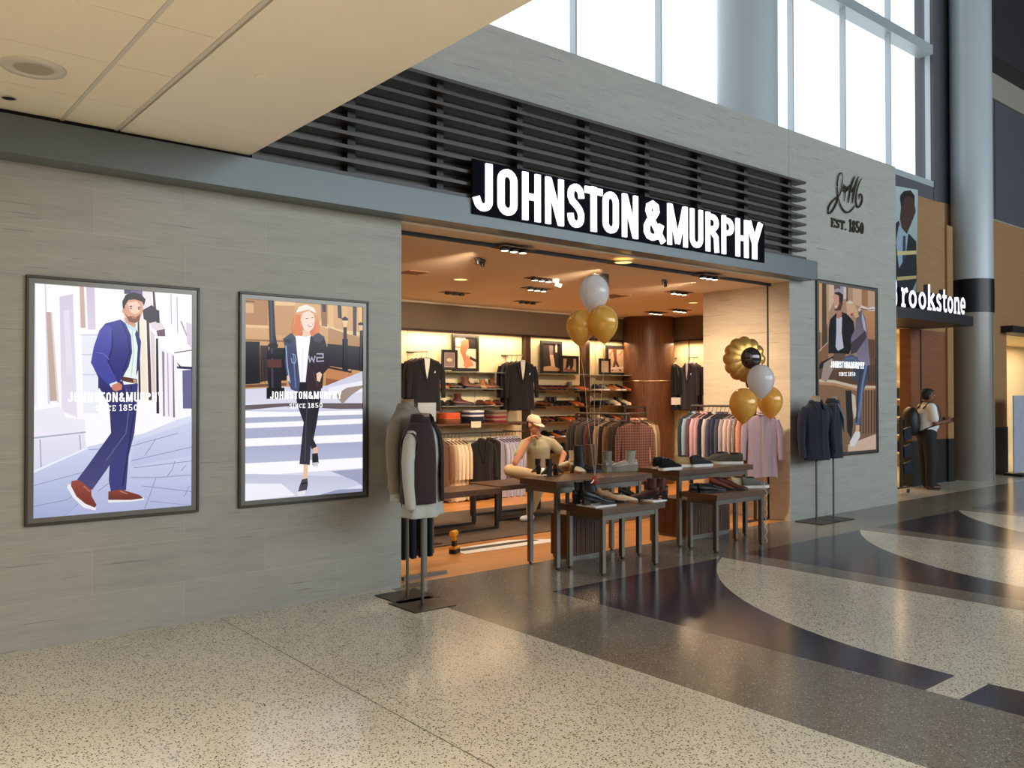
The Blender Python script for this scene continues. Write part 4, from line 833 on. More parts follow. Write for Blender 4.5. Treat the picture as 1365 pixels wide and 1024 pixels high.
# ---- hanging garments
M_HANG = mat('hanger_wood', (60, 36, 22), 0.4)
def garment(name, body, w=0.44, h=0.78, d=0.07, jacket=False, insert=None, seed=0, sleeves=True, cuff=None):
    """hangs from z = 0 (the rail), cloth in the local X-Z plane, front towards -Y"""
    r = empty(name); rg = random.Random(seed); ph = rg.uniform(0, 6)
    z0 = -0.085
    prof = [(0.0, .045, .4), (-.012, .07, .6), (-.035, .14, .7), (-.06, w/2-.02, .7), (-.09, w/2, .8), (-.2, w/2-.012, 1), (-.4, w/2-.02, 1), (-.6, w/2-.012, 1.05), (-h*0.9, w/2-.004, 1.1), (-h, w/2, 1.12)]
    n = 26; rings = []
    for z, hw, dd in prof:
        ring = []
        fo = 0.30*min(1, -z/h*1.4)
        for i in range(n):
            q = 2*PI*i/n; k = 1+fo*math.sin(q*7+ph)+fo*0.5*math.sin(q*11+ph*2)
            ring.append((hw*math.copysign(abs(math.cos(q))**0.8, math.cos(q)), d/2*dd*math.sin(q)*k, z0+z+(0.012*math.sin(q*3+ph) if z == -h else 0)))
        rings.append(ring)
    MB().loft(rings, 0, True, True).build('body', body, r)
    for s in (-1, 1) if sleeves else ():
        x = s*(w/2-0.015)
        m = MB(); m.tube([(x, 0.004, z0-.075), (x+s*.03, 0.0, z0-.18), (x+s*.045, -0.006, z0-.38), (x+s*.05, -0.01, z0-.58)], [.038, .046, .04, .034], 9, flat=0.62)
        m.build('sleeve', body, r)
        if cuff is not None: MB().tube([(x+s*.05, -0.01, z0-.575), (x+s*.05, -0.01, z0-.60)], [.03, .03], 9, flat=0.62).build('cuff', cuff, r)
    m = MB(); ring = [(0.058*math.cos(2*PI*i/14), 0.042*math.sin(2*PI*i/14), z0+0.006+0.012*math.sin(2*PI*i/14)) for i in range(14)]
    m.tube(ring+[ring[0]], 0.013, 6); m.build('collar', insert or body, r)
    if jacket:
        y = -d/2-0.006
        if insert: MB().prism([(-.05, y, z0+.0), (.05, y, z0+.0), (.03, y-.004, z0-.14), (0, y-.004, z0-.30), (-.03, y-.004, z0-.14)], (0, .012, 0)).build('shirt_front', insert, r)
        for s in (-1, 1):
            MB().prism([(s*.045, y-.004, z0+.012), (s*.085, y-.002, z0-.02), (s*.10, y-.008, z0-.13), (s*.075, y-.008, z0-.15), (s*.02, y-.010, z0-.34), (s*.004, y-.010, z0-.34), (s*.03, y-.008, z0-.14)], (0, .010, 0)).build('lapel', body, r)
        m = MB()
        for k in range(2): m.ell((0.0, y-.012, z0-.38-.1*k), (.009, .004, .009), 8, 4)
        m.build('buttons', M_BLACK, r)
        if insert: MB().prism([(-.10, y-.01, z0-.22), (-.07, y-.01, z0-.215), (-.075, y-.01, z0-.18), (-.095, y-.01, z0-.19)] if False else [(.105, y-.008, z0-.215), (.13, y-.006, z0-.21), (.128, y-.006, z0-.175), (.112, y-.008, z0-.185)], (0, .006, 0)).build('pocket_square', insert, r)
    else:
        MB().box(-.016, .016, -d/2*1.18-.002, -d/2*0.6, z0-h+.02, z0-.02).build('placket', body, r)
    m = MB(); m.tube([(-w/2+.03, 0, z0-.05), (-.05, 0, z0+.008), (.05, 0, z0+.008), (w/2-.03, 0, z0-.05)], .008, 6)
    m.tube([(0, 0, z0+.01), (0, 0, -.03), (.012, 0, -.012), (.018, 0, .004), (.010, 0, .018), (-.006, 0, .02), (-.016, 0, .010)], .0035, 6)
    m.build('hanger', M_HANG, r)
    index_kids_add(r); return r
def put_garment(key, mk, loc, rz, label, cat, group, sc=1.0): return put(('g', key), mk, loc, rz, label, cat, group, sc)
F_PLAID = fabric('plaid_rust', (146, 98, 82), (70, 44, 38), 'plaid', k=9)
F_PLAID2 = fabric('plaid_orange', (190, 120, 84), (96, 60, 44), 'plaid', k=12)
F_STRBLUE = fabric('stripe_blue', (206, 206, 222), (130, 134, 170), 'stripe', k=26)
F_PAT = fabric('check_grey', (196, 190, 180), (40, 40, 48), 'plaid', k=20)
def fb(rgb): 
    k = 'fabric_%d_%d_%d' % rgb
    return _m.get(k) or fabric(k, rgb)
# face-out suits on the back wall
M_SHIRTW = fb((226, 222, 214))
def faceout(px, y, z, label_side, n=3, Y=4.42):
    x = at(px, y, Y=Y).x
    arm = MB().tube([(x, 4.76, z+.003), (x, Y-0.14, z-0.012)], 0.008, 8).box(x-.07, x+.07, 4.742, 4.758, z-.012, z+.012).build('faceout_arm', M_STEEL); tag(arm, 'steel face-out arm holding the suit jackets at the %s of the left bay' % label_side, 'display arm')
    for k in range(n):
        c = [(33, 32, 36), (42, 38, 38), (28, 27, 30)][k % 3]
        put_garment(('suit', c), lambda c=c: garment('suit_jacket', fb(c), .46, .78, .10, True, M_SHIRTW, seed=k), (x-0.012*k, Y-0.10+0.115*k, z-0.028), -0.3+.12*k,
                    '%s charcoal suit jacket over a white shirt at the %s of the left bay' % (['front', 'middle', 'rear'][k], label_side), 'jacket', 'suit jackets on face-out arms')
faceout(563, 478, 2.27, 'left end'); faceout(690, 480, 2.27, 'right end')
# suits on the right wall
for k, (yy, c, ins) in enumerate([(4.08, (28, 27, 30), (222, 214, 200)), (3.60, (42, 39, 48), (206, 190, 214))]):
    arm = MB().tube([(12.40, yy, 2.30), (12.14, yy, 2.29)], 0.008, 8).build('faceout_arm', M_STEEL); tag(arm, 'steel arm for the %s suits beside the walnut pillar' % ['dark', 'plum grey'][k], 'display arm')
    for j in range(2):
        put_garment(('suitr', c), lambda c=c, ins=ins: garment('suit_jacket', fb(c), .46, .84, .10, True, fb(ins), seed=k), (12.17+0.1*j, yy-0.02*j, 2.27), -PI/2-0.25, '%s %s suit jacket on the wall right of the walnut pillar' % (['front', 'rear'][j], ['black', 'plum grey'][k]), 'jacket', 'suit jackets right of the pillar')
# low rail under the sweaters
o = MB().tube([(7.05, 4.46, 1.03), (9.0, 4.46, 1.03)], 0.011, 8).box(7.2, 7.22, 4.44, 4.76, 1.02, 1.04).box(8.8, 8.82, 4.44, 4.76, 1.02, 1.04).build('hanging_rail', M_STEEL); tag(o, 'steel hanging rail fixed below the sweater shelf', 'rail')
for k in range(6):
    c = [(120, 92, 74), (176, 150, 122), (222, 200, 170), (230, 210, 182), (224, 202, 172), (206, 180, 150)][k]
    put_garment(('tan', c), lambda c=c: garment('casual_shirt', fb(c), .42, .90, .05, seed=k), (7.32+0.07*k, 4.44, 1.01), -PI/2+0.25, 'beige shirt, %s from the left on the low rail' % ORDN[k], 'shirt', 'beige shirts on the low rail')
for k in range(2):
    put_garment('blackjacket', lambda: garment('black_jacket', fb((24, 22, 24)), .46, .88, .10, True, None, seed=5), (7.97+0.24*k, 4.25+0.10*k, 1.01), 0.0, '%s black jacket facing out in the middle of the low rail' % ['left', 'right'][k], 'jacket', 'black jackets on the low rail')
for k in range(7):
    put_garment('strblue' if k % 2 else 'lav', (lambda: garment('dress_shirt', F_STRBLUE, .42, .92, .05, seed=6)) if k % 2 else (lambda: garment('dress_shirt', fb((190, 186, 206)), .42, .92, .05, seed=9)), (8.40+0.065*k, 4.44, 1.01), -PI/2+0.25, '%s dress shirt, %s from left in the blue group, low rail' % (['lavender', 'blue striped'][k % 2], ORDN[k]), 'shirt', 'blue shirts on the low rail')

# ---- framed pictures on the shelves
def picture(px0, px1, py0, py1, label, layers, Y=4.66, bw_=0.05):
    a = at(px0, py0, Y=Y); b = at(px1, py1, Y=Y); x0, x1, z1, z0 = a.x, b.x, a.z, b.z; bw_ = min(bw_, (x1-x0)*0.14)
    r = empty('framed_picture', ((x0+x1)/2, Y, z0)); tag(r, label, 'picture', 'framed pictures above the shoe shelves')
    m = MB()
    for q in ((x0, x1, z1-bw_, z1), (x0, x1, z0, z0+bw_), (x0, x0+bw_, z0+bw_, z1-bw_), (x1-bw_, x1, z0+bw_, z1-bw_)): m.box(q[0], q[1], Y-0.012, Y+0.02, q[2], q[3])
    rel(m, 'frame', M_BLACK, r)
    X0, X1, Z0, Z1 = x0+bw_, x1-bw_, z0+bw_, z1-bw_
    to3d = lambda u, v, dy: (X0+(X1-X0)*u-r.location.x, 0.004-dy, Z1-(Z1-Z0)*v-r.location.z)
    triangulated('print', layers, to3d, 0.0003, paint_mat('print_ink', 0), r, 0.0)
def pan(c): return (c, [(0, 0), (1, 0), (1, 1), (0, 1)])
Yf = 4.66
picture(603, 638, 445, 495.5, 'largest framed picture of tan legs and shoes above the left bay', [pan((226, 206, 180)), ((40, 34, 36), [(.5, 0), (1, 0), (1, .36), (.62, .36)]), ((190, 110, 80), [(.3, .08), (.62, .05), (.66, .3), (.5, .5), (.62, .8), (.5, .95), (.34, .6), (.24, .45)]), ((206, 130, 96), [(.6, .55), (.9, .9), (.5, 1), (.4, .9)]), ((60, 44, 40), [(.7, .6), (1, .7), (1, .8), (.7, .7)]), ((160, 130, 110), stroke2([(0, .3), (.3, .34)], .05))])
picture(589, 609.5, 466, 493.5, 'small framed mauve card overlapping the largest picture', [pan((150, 122, 112)), ((222, 206, 176), ell2(.5, .5, .26, .12)), ((220, 206, 190), stroke2([(.06, .04), (.94, .04), (.94, .96), (.06, .96), (.06, .04)], .03))], 4.60)
picture(721, 749, 454, 499, 'tall dark framed picture of a walking figure in the middle bay', [pan((50, 42, 42)), ((120, 106, 110), [(.35, .05), (.6, .05), (.6, .4), (.4, .4)]), ((206, 170, 140), [(.4, .4), (.62, .4), (.75, .95), (.5, .9)]), ((180, 140, 110), [(0, .85), (.5, .8), (1, .9), (1, 1), (0, 1)]), ((220, 210, 200), stroke2([(.8, 0), (.8, .3)], .1))])
picture(747.5, 771, 474, 499.5, 'square framed picture of legs and brown shoes in the middle bay', [pan((196, 160, 130)), ((30, 28, 36), [(.3, 0), (.8, 0), (.8, .5), (.66, .9), (.56, .9), (.52, .5), (.3, .8), (.2, .75)]), ((150, 80, 60), [(.1, .75), (.4, .8), (.9, .88), (.9, 1), (.1, .95)])], 4.60)
picture(808, 834, 460, 500.5, 'framed picture of a striding person in the right bay', [pan((214, 180, 150)), ((120, 70, 54), [(.3, .05), (.55, .05), (.55, .5), (.4, .5)]), ((90, 60, 50), [(.4, .5), (.55, .5), (.85, .95), (.75, .95), (.5, .66), (.3, .95), (.22, .93)]), ((170, 110, 84), stroke2([(.1, .3), (.3, .1)], .06)), ((170, 110, 84), stroke2([(.7, .3), (.95, .1)], .06)), ((236, 214, 190), [(0, .8), (1, .75), (1, .84), (0, .9)])])
picture(799, 813.5, 478, 499.5, 'small framed pale card overlapping the striding picture', [pan((226, 196, 170)), ((200, 160, 130), stroke2([(.3, .5), (.7, .5)], .03))], 4.60)
for px0, px1, y, nm in ((588, 668, 497, 'left'), (713, 775, 500, 'middle'), (795, 850, 502, 'right')):
    a = at(px0, y, Y=4.6); b = at(px1, y, Y=4.6)
    o = MB().box(a.x, b.x, 4.42, 4.757, 1.968, 1.98).build('picture_ledge', M_SHELFGL); tag(o, 'thin glass ledge under the framed pictures of the %s bay' % nm, 'ledge')

# ---- free-standing racks
def rack_frame(x, y0, y1, z, label):
    r = empty('clothes_rack', (x, (y0+y1)/2, 0)); tag(r, label, 'clothes rack')
    rel(MB().tube([(x, y0, z), (x, y1, z)], 0.014, 8), 'rail', M_STEEL, r)
    for y in (y0, y1):
        rel(MB().box(x-.015, x+.015, y-.015, y+.015, 0.02, z), 'post', M_GUNMETAL, r)
        rel(MB().box(x-.22, x+.24, y-.03, y+.03, 0.0, 0.02), 'foot', M_GUNMETAL, r)
    return r
rack_frame(9.36, 0.30, 1.32, 1.47, 'steel rack of colourful shirts against the right jamb wall')
rc = [((176, 150, 158), 'mauve grey'), ((226, 150, 120), 'salmon'), (None, 'pale checked'), ((206, 176, 176), 'pale pink'), ((218, 196, 190), 'off-white'), ((176, 164, 166), 'light grey'), ((76, 80, 96), 'slate'), ((52, 56, 78), 'navy'), ((70, 74, 100), 'denim blue'), ((196, 186, 186), 'silver grey'), ((36, 38, 52), 'dark navy'), ((196, 156, 166), 'pink'), ((206, 166, 174), 'rose'), ((96, 70, 80), 'plum'), ((150, 170, 190), 'light blue'), ((40, 60, 74), 'teal')]
for k, (c, nm) in enumerate(rc):
    y = 0.20 if k == 0 else 0.30+0.067*k; 
    f_ = F_PAT if c is None else fb(c)
    put_garment(('rk', nm), lambda f_=f_, k=k: garment('dress_shirt', f_, .42, .80 if k == 0 else .76, .075 if k == 0 else .05, seed=k), (9.36, y, 1.45 if k else 1.455), -0.12 if k else -0.62, '%s shirt hanging on the rack by the right jamb wall' % nm, 'shirt', 'shirts on the right rack')
rack_frame(8.42, 1.62, 2.62, 1.36, 'low steel rack of plaid and dark shirts behind the right tables')
rk = [(F_PLAID, 'rust plaid'), ((70, 52, 44), 'dark brown'), ((120, 92, 66), 'olive brown'), ((50, 30, 30), 'maroon'), ((150, 122, 92), 'khaki'), ((34, 32, 34), 'black'), ((90, 44, 40), 'dark red'), ((44, 44, 52), 'charcoal'), ((70, 54, 44), 'bronze'), ((36, 34, 38), 'ink black'), ((60, 46, 40), 'umber')]
for k, (c, nm) in enumerate(rk):
    put_garment(('rl', nm), lambda c=c, k=k: garment('casual_shirt', c if k == 0 else fb(c), .46, .80, .08 if k == 0 else .055, seed=k+20), (8.42, 1.50 if k == 0 else 1.62+0.088*k, 1.35), -0.35 if k == 0 else -0.1, '%s shirt on the low rack behind the right tables' % nm, 'shirt', 'shirts on the low rack')
r = empty('clothes_rack', (8.98, 1.95, 0)); tag(r, 'short steel side rail of orange and khaki shirts behind the right tables', 'clothes rack')
rel(MB().tube([(8.70, 1.95, 1.36), (9.12, 1.95, 1.36)], 0.012, 8), 'rail', M_STEEL, r)
for x in (8.70, 9.12): rel(MB().box(x-.012, x+.012, 1.938, 1.962, 0.0, 1.46), 'post', M_GUNMETAL, r)
rel(MB().box(8.70, 9.12, 1.938, 1.962, 1.43, 1.46), 'top_bar', M_GUNMETAL, r); rel(MB().box(8.70, 9.12, 1.80, 2.10, 0.0, 0.015), 'base', M_GUNMETAL, r)
for k, (c, nm) in enumerate([(F_PLAID2, 'orange plaid'), ((206, 132, 96), 'peach'), ((214, 168, 148), 'pale rose'), ((128, 96, 80), 'cocoa'), ((186, 160, 120), 'sand'), ((140, 112, 84), 'khaki')]):
    put_garment(('rs', nm), lambda c=c, k=k: garment('casual_shirt', c if k == 0 else fb(c), .44, .72, .05, seed=k+40), (8.75+0.062*k, 1.95, 1.352), -PI/2+0.2, '%s shirt on the short side rail behind the right tables' % nm, 'shirt', 'shirts on the side rail')
def card(px0, px1, py0, py1, Y, label, zfoot, col=(222, 196, 170)):
    a = at(px0, py0, Y=Y); b = at(px1, py1, Y=Y)
    r = empty('sign_holder', ((a.x+b.x)/2, Y, zfoot)); tag(r, label, 'sign')
    rel(MB().box(a.x, b.x, Y-.003, Y+.003, b.z, a.z), 'card', mat('card_%d' % col[0], col, 0.7), r)
    rel(MB().box((a.x+b.x)/2-.005, (a.x+b.x)/2+.005, Y-.002, Y+.008, zfoot, b.z+.02), 'stem', M_STEEL, r)
    if zfoot < .1: rel(MB().box((a.x+b.x)/2-.12, (a.x+b.x)/2+.12, Y-.12, Y+.12, 0.0, .02), 'foot', M_GUNMETAL, r)
    return r
card(895, 907, 530, 539.5, 1.32, 'small cream card standing on top of the rack by the right jamb', 1.47)
card(628, 641, 562, 570, 4.30, 'small pink price card clipped under the sweater shelf', 1.155, (222, 170, 150))
card(557, 581, 537, 562, 1.55, 'white framed notice on a stand behind the left mannequins', 0.02, (176, 178, 176))
pass

# ---- tables
def table(name, label, X, Y_, top_z, LX, LY, th=0.06, leg=0.045):
    """X, Y_: top extents, LX, LY: leg centre lines"""
    r = empty(name, (sum(X)/2, sum(Y_)/2, 0)); tag(r, label, 'table', 'nesting display tables at the entrance')
    rel(MB().box(X[0], X[1], Y_[0], Y_[1], top_z-th, top_z), 'table_top', M_WALTOP, r, [BEV(0.003)])
    h = leg/2
    m = MB(); zt = top_z-th
    for y in LY: m.box(LX[0]+h, LX[1]-h, y-h*0.8, y+h*0.8, zt-0.055, zt-0.001)
    for x in LX: m.box(x-h*0.8, x+h*0.8, LY[0]+h, LY[1]-h, zt-0.055, zt-0.001)
    rel(m, 'apron_frame', M_STEEL, r)
    for x in LX:
        for y in LY:
            l_ = rel(MB().box(x-h, x+h, y-h, y+h, 0.018, zt-0.001), 'leg', M_STEEL, r, [BEV(0.003, 1)])
            f_ = MB().lathe([(0.013, 0), (0.016, 0.006), (0.01, 0.018)], (0, 0, 0), 10).build('levelling_foot', M_BLACK, l_); f_.location = (x-r.location.x, y-r.location.y, 0)
table('display_table', 'taller walnut-topped steel table of the left pair, boots on top', (5.30, 6.62), (-.36, .17), 0.82, (5.35, 6.47), (-.31, .07))
table('display_table', 'lower walnut-topped steel table nested in front of the left pair', (5.43, 6.28), (-.82, -.25), 0.60, (5.50, 6.21), (-.75, -.32), 0.055)
table('display_table', 'taller walnut-topped steel table of the right pair, sneakers on top', (7.10, 8.42), (-.32, .28), 0.815, (7.15, 8.33), (-.27, .1))
table('display_table', 'lower walnut-topped steel table nested in front of the right pair', (7.10, 8.02), (-.80, -.34), 0.60, (7.16, 7.95), (-.74, -.41), 0.055)
def plinth(x0, x1, y0, y1, h, label):
    r = empty('reeded_plinth', ((x0+x1)/2, (y0+y1)/2, 0)); tag(r, label, 'plinth')
    m = MB(); m.box(x0+.008, x1-.008, y0+.008, y1-.008, 0.03, h-.02, 0)
    k = x0
    while k < x1-.02: m.box(k+.003, k+.019, y0, y0+.01, 0.03, h-.02, 0); k += .025
    k = y0
    while k < y1-.02: m.box(x0, x0+.01, k+.003, k+.019, 0.03, h-.02, 0); k += .025
    rel(m, 'reeded_body', M_WALNUT, r); rel(MB().box(x0, x1, y0, y1, h-.02, h), 'top', M_WALTOP, r); rel(MB().box(x0+.02, x1-.02, y0+.02, y1-.02, 0, .03), 'kick', M_STEEL, r)
plinth(5.74, 6.22, -.06, .22, 0.44, 'dark reeded wooden plinth under the left pair of tables')
plinth(7.58, 8.40, -.02, .42, 0.44, 'dark reeded wooden plinth under the right pair of tables')
GT = 'footwear on the entrance tables'
def tshoe(st, co, px, py, z, rz, label, sole=None, sc=1.0):
    p = at(px, py, Z=z); return put_shoe(st, co, (p.x, p.y, z+.0005), rz, label, GT, sole, sc*1.12)
za = 0.82
tshoe('heel', BLK, 715, 631, za, 1.1, 'black heeled shoe seen from behind at the left end of the tall left table', None, 0.68)
tshoe('heel', BLK, 729, 634, za, 1.1, 'second black heeled shoe seen from behind, beside the strappy sandal', None, 0.76)
tshoe('mule', BR, 744, 632, za, 0.6, 'low brown strappy sandal on the tall left table', None, 0.8)
tshoe('wedge', CREAM, 757, 628, za, 2.6, 'cream ankle boot lying behind the white boot', M_SOLET)
tshoe('tall', (206, 190, 160), 769, 631, za, -2.1, 'pale boot with a round open top on the left table', M_SOLET, 0.9) if False else None
CN[(214, 204, 184)] = 'pale'
p = at(769, 630, Z=za); put_shoe('heel', (214, 204, 184), (p.x, p.y, za+.0005), -1.9, 'pale bootie with round open top in the middle of the left table', GT, M_SOLET, 1.1)
tshoe('tall', BLK, 783, 630, za, -0.6, 'tall black boot on the left table')
tshoe('tall', (96, 60, 36), 797, 628, za, -0.4, 'tall brown lace boot beside the black one')
tshoe('wedge', (118, 112, 104), 815, 628, za, 0.3, 'rear grey wedge ankle boot on the left table', mat('grey_sole', (130, 122, 108), .6))
tshoe('wedge', (156, 148, 134), 830, 628, za, 2.75, 'silver grey wedge ankle boot at the right of the left table', mat('grey_sole', (130, 122, 108), .6))
def plate(px, py, z, w, d, rz, label):
    p = at(px, py, Z=z); o = MB().box(-w/2, w/2, -d/2, d/2, 0, .018).build('display_riser', M_WHITE, mods=[BEV(.002, 1)]); o.location = (p.x, p.y, z+.0005); o.rotation_euler = (0, 0, rz); tag(o, label, 'riser', 'white risers'); return o
zb = 0.60
def yshoe(st, co, px, Y, z, rz, label, sole=None, sc=1.12):
    return put_shoe(st, co, (at(px, 640, Y=Y).x, Y, z+.0005), rz, label, GT, sole, sc)
def plate(px, Y, z, w, d, label):
    o = MB().box(-w/2, w/2, -d/2, d/2, 0, .018).build('display_riser', M_WHITE, mods=[BEV(.002, 1)]); o.location = (at(px, 640, Y=Y).x, Y, z+.0005); tag(o, label, 'riser', 'white risers')
plate(795, -.60, zb, .27, .25, 'white riser under the black bootie on the low left table')
yshoe('heel', BLK, 798, -.63, zb+.018, -0.35, 'black bootie tied with the red bow at the front of the low left table', None, 1.12)
yshoe('heel', BLK, 782, -.50, zb+.018, -0.2, 'rear black bootie behind its mate on the white riser', None, 1.0)
yshoe('mule', (190, 150, 110), 816, -.50, zb, -0.9, 'tan pump on the low left table', None, 1.0)
yshoe('dress', CREAM, 831, -.55, zb, -0.9, 'cream tipped flat shoe on the low left table', M_SOLET, 0.95)
yshoe('mule', BLK, 843, -.50, zb, -0.8, 'black pump between the cream shoe and the oxblood boots', None, .95)
plate(866, -.66, zb, .20, .26, 'white riser under the oxblood boots at the right of the low table')
yshoe('heel', (74, 34, 30), 858, -.64, zb+.018, 2.3, 'left oxblood heeled boot on the right white riser', None, 1.0)
yshoe('heel', (74, 34, 30), 870, -.69, zb+.018, 2.3, 'right oxblood heeled boot on the right white riser', None, 1.0)
zc = 0.815
for st, co, px, Y, rz, nm in [('sneaker', BLK, 894, -.18, 0.0, 'black sneaker with white sole nearest on the tall right table'), ('sneaker', BLK, 884, .02, 0.1, 'rear black sneaker on the tall right table'), ('sneaker', (176, 144, 98), 916, -.05, -0.3, 'mustard tan sneaker on the tall right table'), ('sneaker', (52, 52, 56), 935, -.12, -0.1, 'charcoal sneaker beside the mustard one'), ('sneaker', (96, 90, 76), 953, .10, 2.6, 'olive sneaker facing left on the tall right table'), ('sneaker', (76, 74, 62), 971, -.10, 2.5, 'dark olive sneaker at the right end of the tall table')]:
    yshoe(st, co, px, Y, zc, rz, nm, None, 1.15)
zd = 0.60
for st, co, px, Y, rz, nm in [('dress', BLK, 938, -.52, -0.5, 'black shoe at the left of the low right table'), ('dress', BLK, 950, -.60, -0.5, 'second black shoe on the low right table'), ('mule', (120, 60, 40), 965, -.55, -0.9, 'brown heeled shoe on the low right table'), ('mule', OXB, 977, -.62, -0.9, 'dark red heeled shoe beside the brown one'), ('sneaker', (196, 178, 150), 992, -.55, -0.5, 'beige sneaker on the low right table'), ('sneaker', (112, 110, 104), 1007, -.64, -0.5, 'grey sneaker at the right end of the low right table')]:
    yshoe(st, co, px, Y, zd, rz, nm, None, 1.08)

# ---- benches, floor items
def bench(x0, x1, y0, y1, h, label, th=.07):
    r = empty('display_bench', ((x0+x1)/2, (y0+y1)/2, 0)); tag(r, label, 'bench')
    rel(MB().box(x0, x1, y0, y1, h-th, h), 'bench_top', M_WALTOP, r, [BEV(.003)])
    for y in (y0+.03, y1-.03):
        m = MB(); m.box(x0+.02, x1-.02, y-.02, y+.02, .0125, .0425)
        for x in (x0+.035, x1-.035): m.box(x-.02, x+.02, y-.02, y+.02, .0425, h-th-.001)
        rel(m, 'loop_leg', M_GUNMETAL, r)
bench(5.20, 6.42, 1.86, 2.38, .50, 'low walnut bench with dark loop legs behind the left mannequins')
bench(6.75, 8.0, 2.30, 2.95, .46, 'dark bench the man in the cap is sitting on', .06)
dr = empty('cordless_drill', (5.10, 0.97, 0), 0.5); tag(dr, 'yellow and black cordless drill standing on the oak floor', 'drill')
M_YEL = mat('drill_yellow', (236, 172, 28), 0.45)
m = MB(); m.tube([(-.075, 0, .205), (-.07, 0, .205), (.03, 0, .205), (.035, 0, .205)], [.022, .031, .031, .028], 14); m.box(-.03, .018, -.017, .017, .06, .19); m.box(-.06, .055, -.035, .035, .045, .068); m.build('body', M_YEL, dr, [BEV(.004)])
MB().box(-.06, .062, -.037, .037, 0, .045).build('battery', M_BLACK, dr, [BEV(.005)])
MB().tube([(.035, 0, .205), (.06, 0, .205), (.095, 0, .205), (.1, 0, .205)], [.026, .026, .018, .010], 12).build('chuck', M_BLACK, dr)
MB().box(-.036, .022, -.0185, .0185, .075, .13).build('grip', M_BLACK, dr, [BEV(.003)])
MB().tube([(.1, 0, .205), (.145, 0, .205)], .0035, 6).build('drill_bit', M_STEEL, dr)
m = MB(); m.add([(5.16, .86, .003), (6.30, .80, .003), (6.30, .80, 0), (5.16, .86, 0)], [(0, 1, 2, 3)]); 
sh = empty('paper_sheet', (5.7, 1.0, 0)); tag(sh, 'long white protective sheet with a dark stripe lying on the oak floor', 'sheet')
rel(MB().prism([(5.14, .85, .001), (6.36, .80, .001), (6.42, .95, .001), (6.0, 1.20, .001), (5.20, 1.16, .001)], (0, 0, .004)), 'sheet', M_WHITE, sh)
rel(MB().prism([(5.20, .98, .0055), (6.25, .97, .0055), (6.22, 1.06, .0055), (5.24, 1.09, .0055)], (0, 0, .002)), 'dark_stripe', M_DARK, sh)
# low trouser stand behind the left mannequins
ts = empty('trouser_stand', (4.25, .40, 0)); tag(ts, 'low steel stand of dark trousers behind the left mannequins', 'clothes stand')
rel(MB().box(4.0, 4.46, .19, .235, 0, .03), 'base_bar', M_STEEL, ts); rel(MB().box(4.2, 4.24, .19, .23, .03, .84), 'upright', M_STEEL, ts); rel(MB().box(4.0, 4.40, .19, .22, .80, .83), 'cross_bar', M_STEEL, ts)
def trousers(seed):
    m = MB(); rg = random.Random(seed)
    for s in (-1, 1):
        rings = []
        for z, hw in ((0, .075), (-.15, .085), (-.35, .075), (-.62, .065)):
            rings.append([(s*.06+hw*math.cos(2*PI*i/14), .03*math.sin(2*PI*i/14)*(1+.15*math.sin(i*2+seed)), z) for i in range(14)])
        m.loft(rings, 0, True, True)
    return m
for k in range(4):
    o = trousers(k).build('hanging_trousers', fb([(24, 24, 28), (34, 36, 48), (20, 20, 22), (28, 30, 38)][k])); o.location = (4.10+.09*k, .33-.0*k, .79); o.rotation_euler = (0, 0, .9); tag(o, '%s pair of dark trousers on the low steel stand' % ORDN[k], 'trousers', 'dark trousers on the low stand')

# ---- ceiling fixtures in the shop
M_LAMP = mat('lamp_glow', (255, 244, 222), 0.4, emis=(255, 240, 214), strength=6)
def fixture(px, py, lit, label, rz=0.0, n=3, z=3.05):
    p = at(px, py, Z=z)
    r = empty('recessed_spotlight', (p.x, p.y, z), rz); tag(r, label, 'ceiling light', 'three-lamp spotlights in the shop ceiling')
    w_ = .115*n+.05
    m = MB()
    for q in ((-w_/2-.012, w_/2+.012, -.095, -.083), (-w_/2-.012, w_/2+.012, .083, .095), (-w_/2-.012, -w_/2, -.083, .083), (w_/2, w_/2+.012, -.083, .083)): m.box(q[0], q[1], q[2], q[3], -.008, -.0005)
    m.box(-w_/2, w_/2, -.083, .083, -.003, -.0005); m.build('trim_ring', mat('fixture_trim', (120, 92, 70), .5), r)
    for k in range(n):
        x = (k-(n-1)/2)*.115
        l_ = MB().lathe([(.035, -.003), (.046, -.012), (.046, -.034), (.040, -.038)], (x, 0, 0), 16, caps=False).build('lamp_housing', M_DARK, r)
        MB().lathe([(.038, -.036), (.03, -.040), (.002, -.042)], (x, 0, 0), 16).build('lamp_lens', M_LAMP if lit else M_STEEL, l_)
    return p
fx = [(685, 331, 1, 'left spotlight trio near the door track'), (945, 368, 1, 'right spotlight trio near the door track'), (722, 371, 1, 'spotlight trio left of the white balloon'), (716, 384, 1, 'spotlight trio second row left of the white balloon'), (905, 389, 1, 'spotlight trio above the right jamb wall'), (703, 402, 0, 'unlit spotlight trio third row near the bulkhead'), (606, 390, 0, 'unlit spotlight trio at the far left'), (874, 416, 1, 'spotlight trio left of the walnut pillar'), (906, 413, 1, 'spotlight trio near the right wall suits'), (800, 396, 0, 'unlit spotlight trio behind the balloons')]
for px, py, lit, lb in fx:
    p = fixture(px, py, lit, lb)
def roundlight(px, py, r_, label, z=3.05, lit=True):
    p = at(px, py, Z=z); r = empty('round_downlight', (p.x, p.y, z)); tag(r, label, 'ceiling light')
    MB().lathe([(r_, 0), (r_+.012, -.006), (r_, -.012), (r_-.01, -.006)], n=24, caps=False).build('rim', M_TRIMW, r)
    MB().lathe([(r_-.008, -.008), (.002, -.010)], n=24).build('diffuser', mat('warm_diffuser', (255, 226, 150), 0.5, emis=(255, 220, 140), strength=1.6) if lit else M_TRIMW, r)
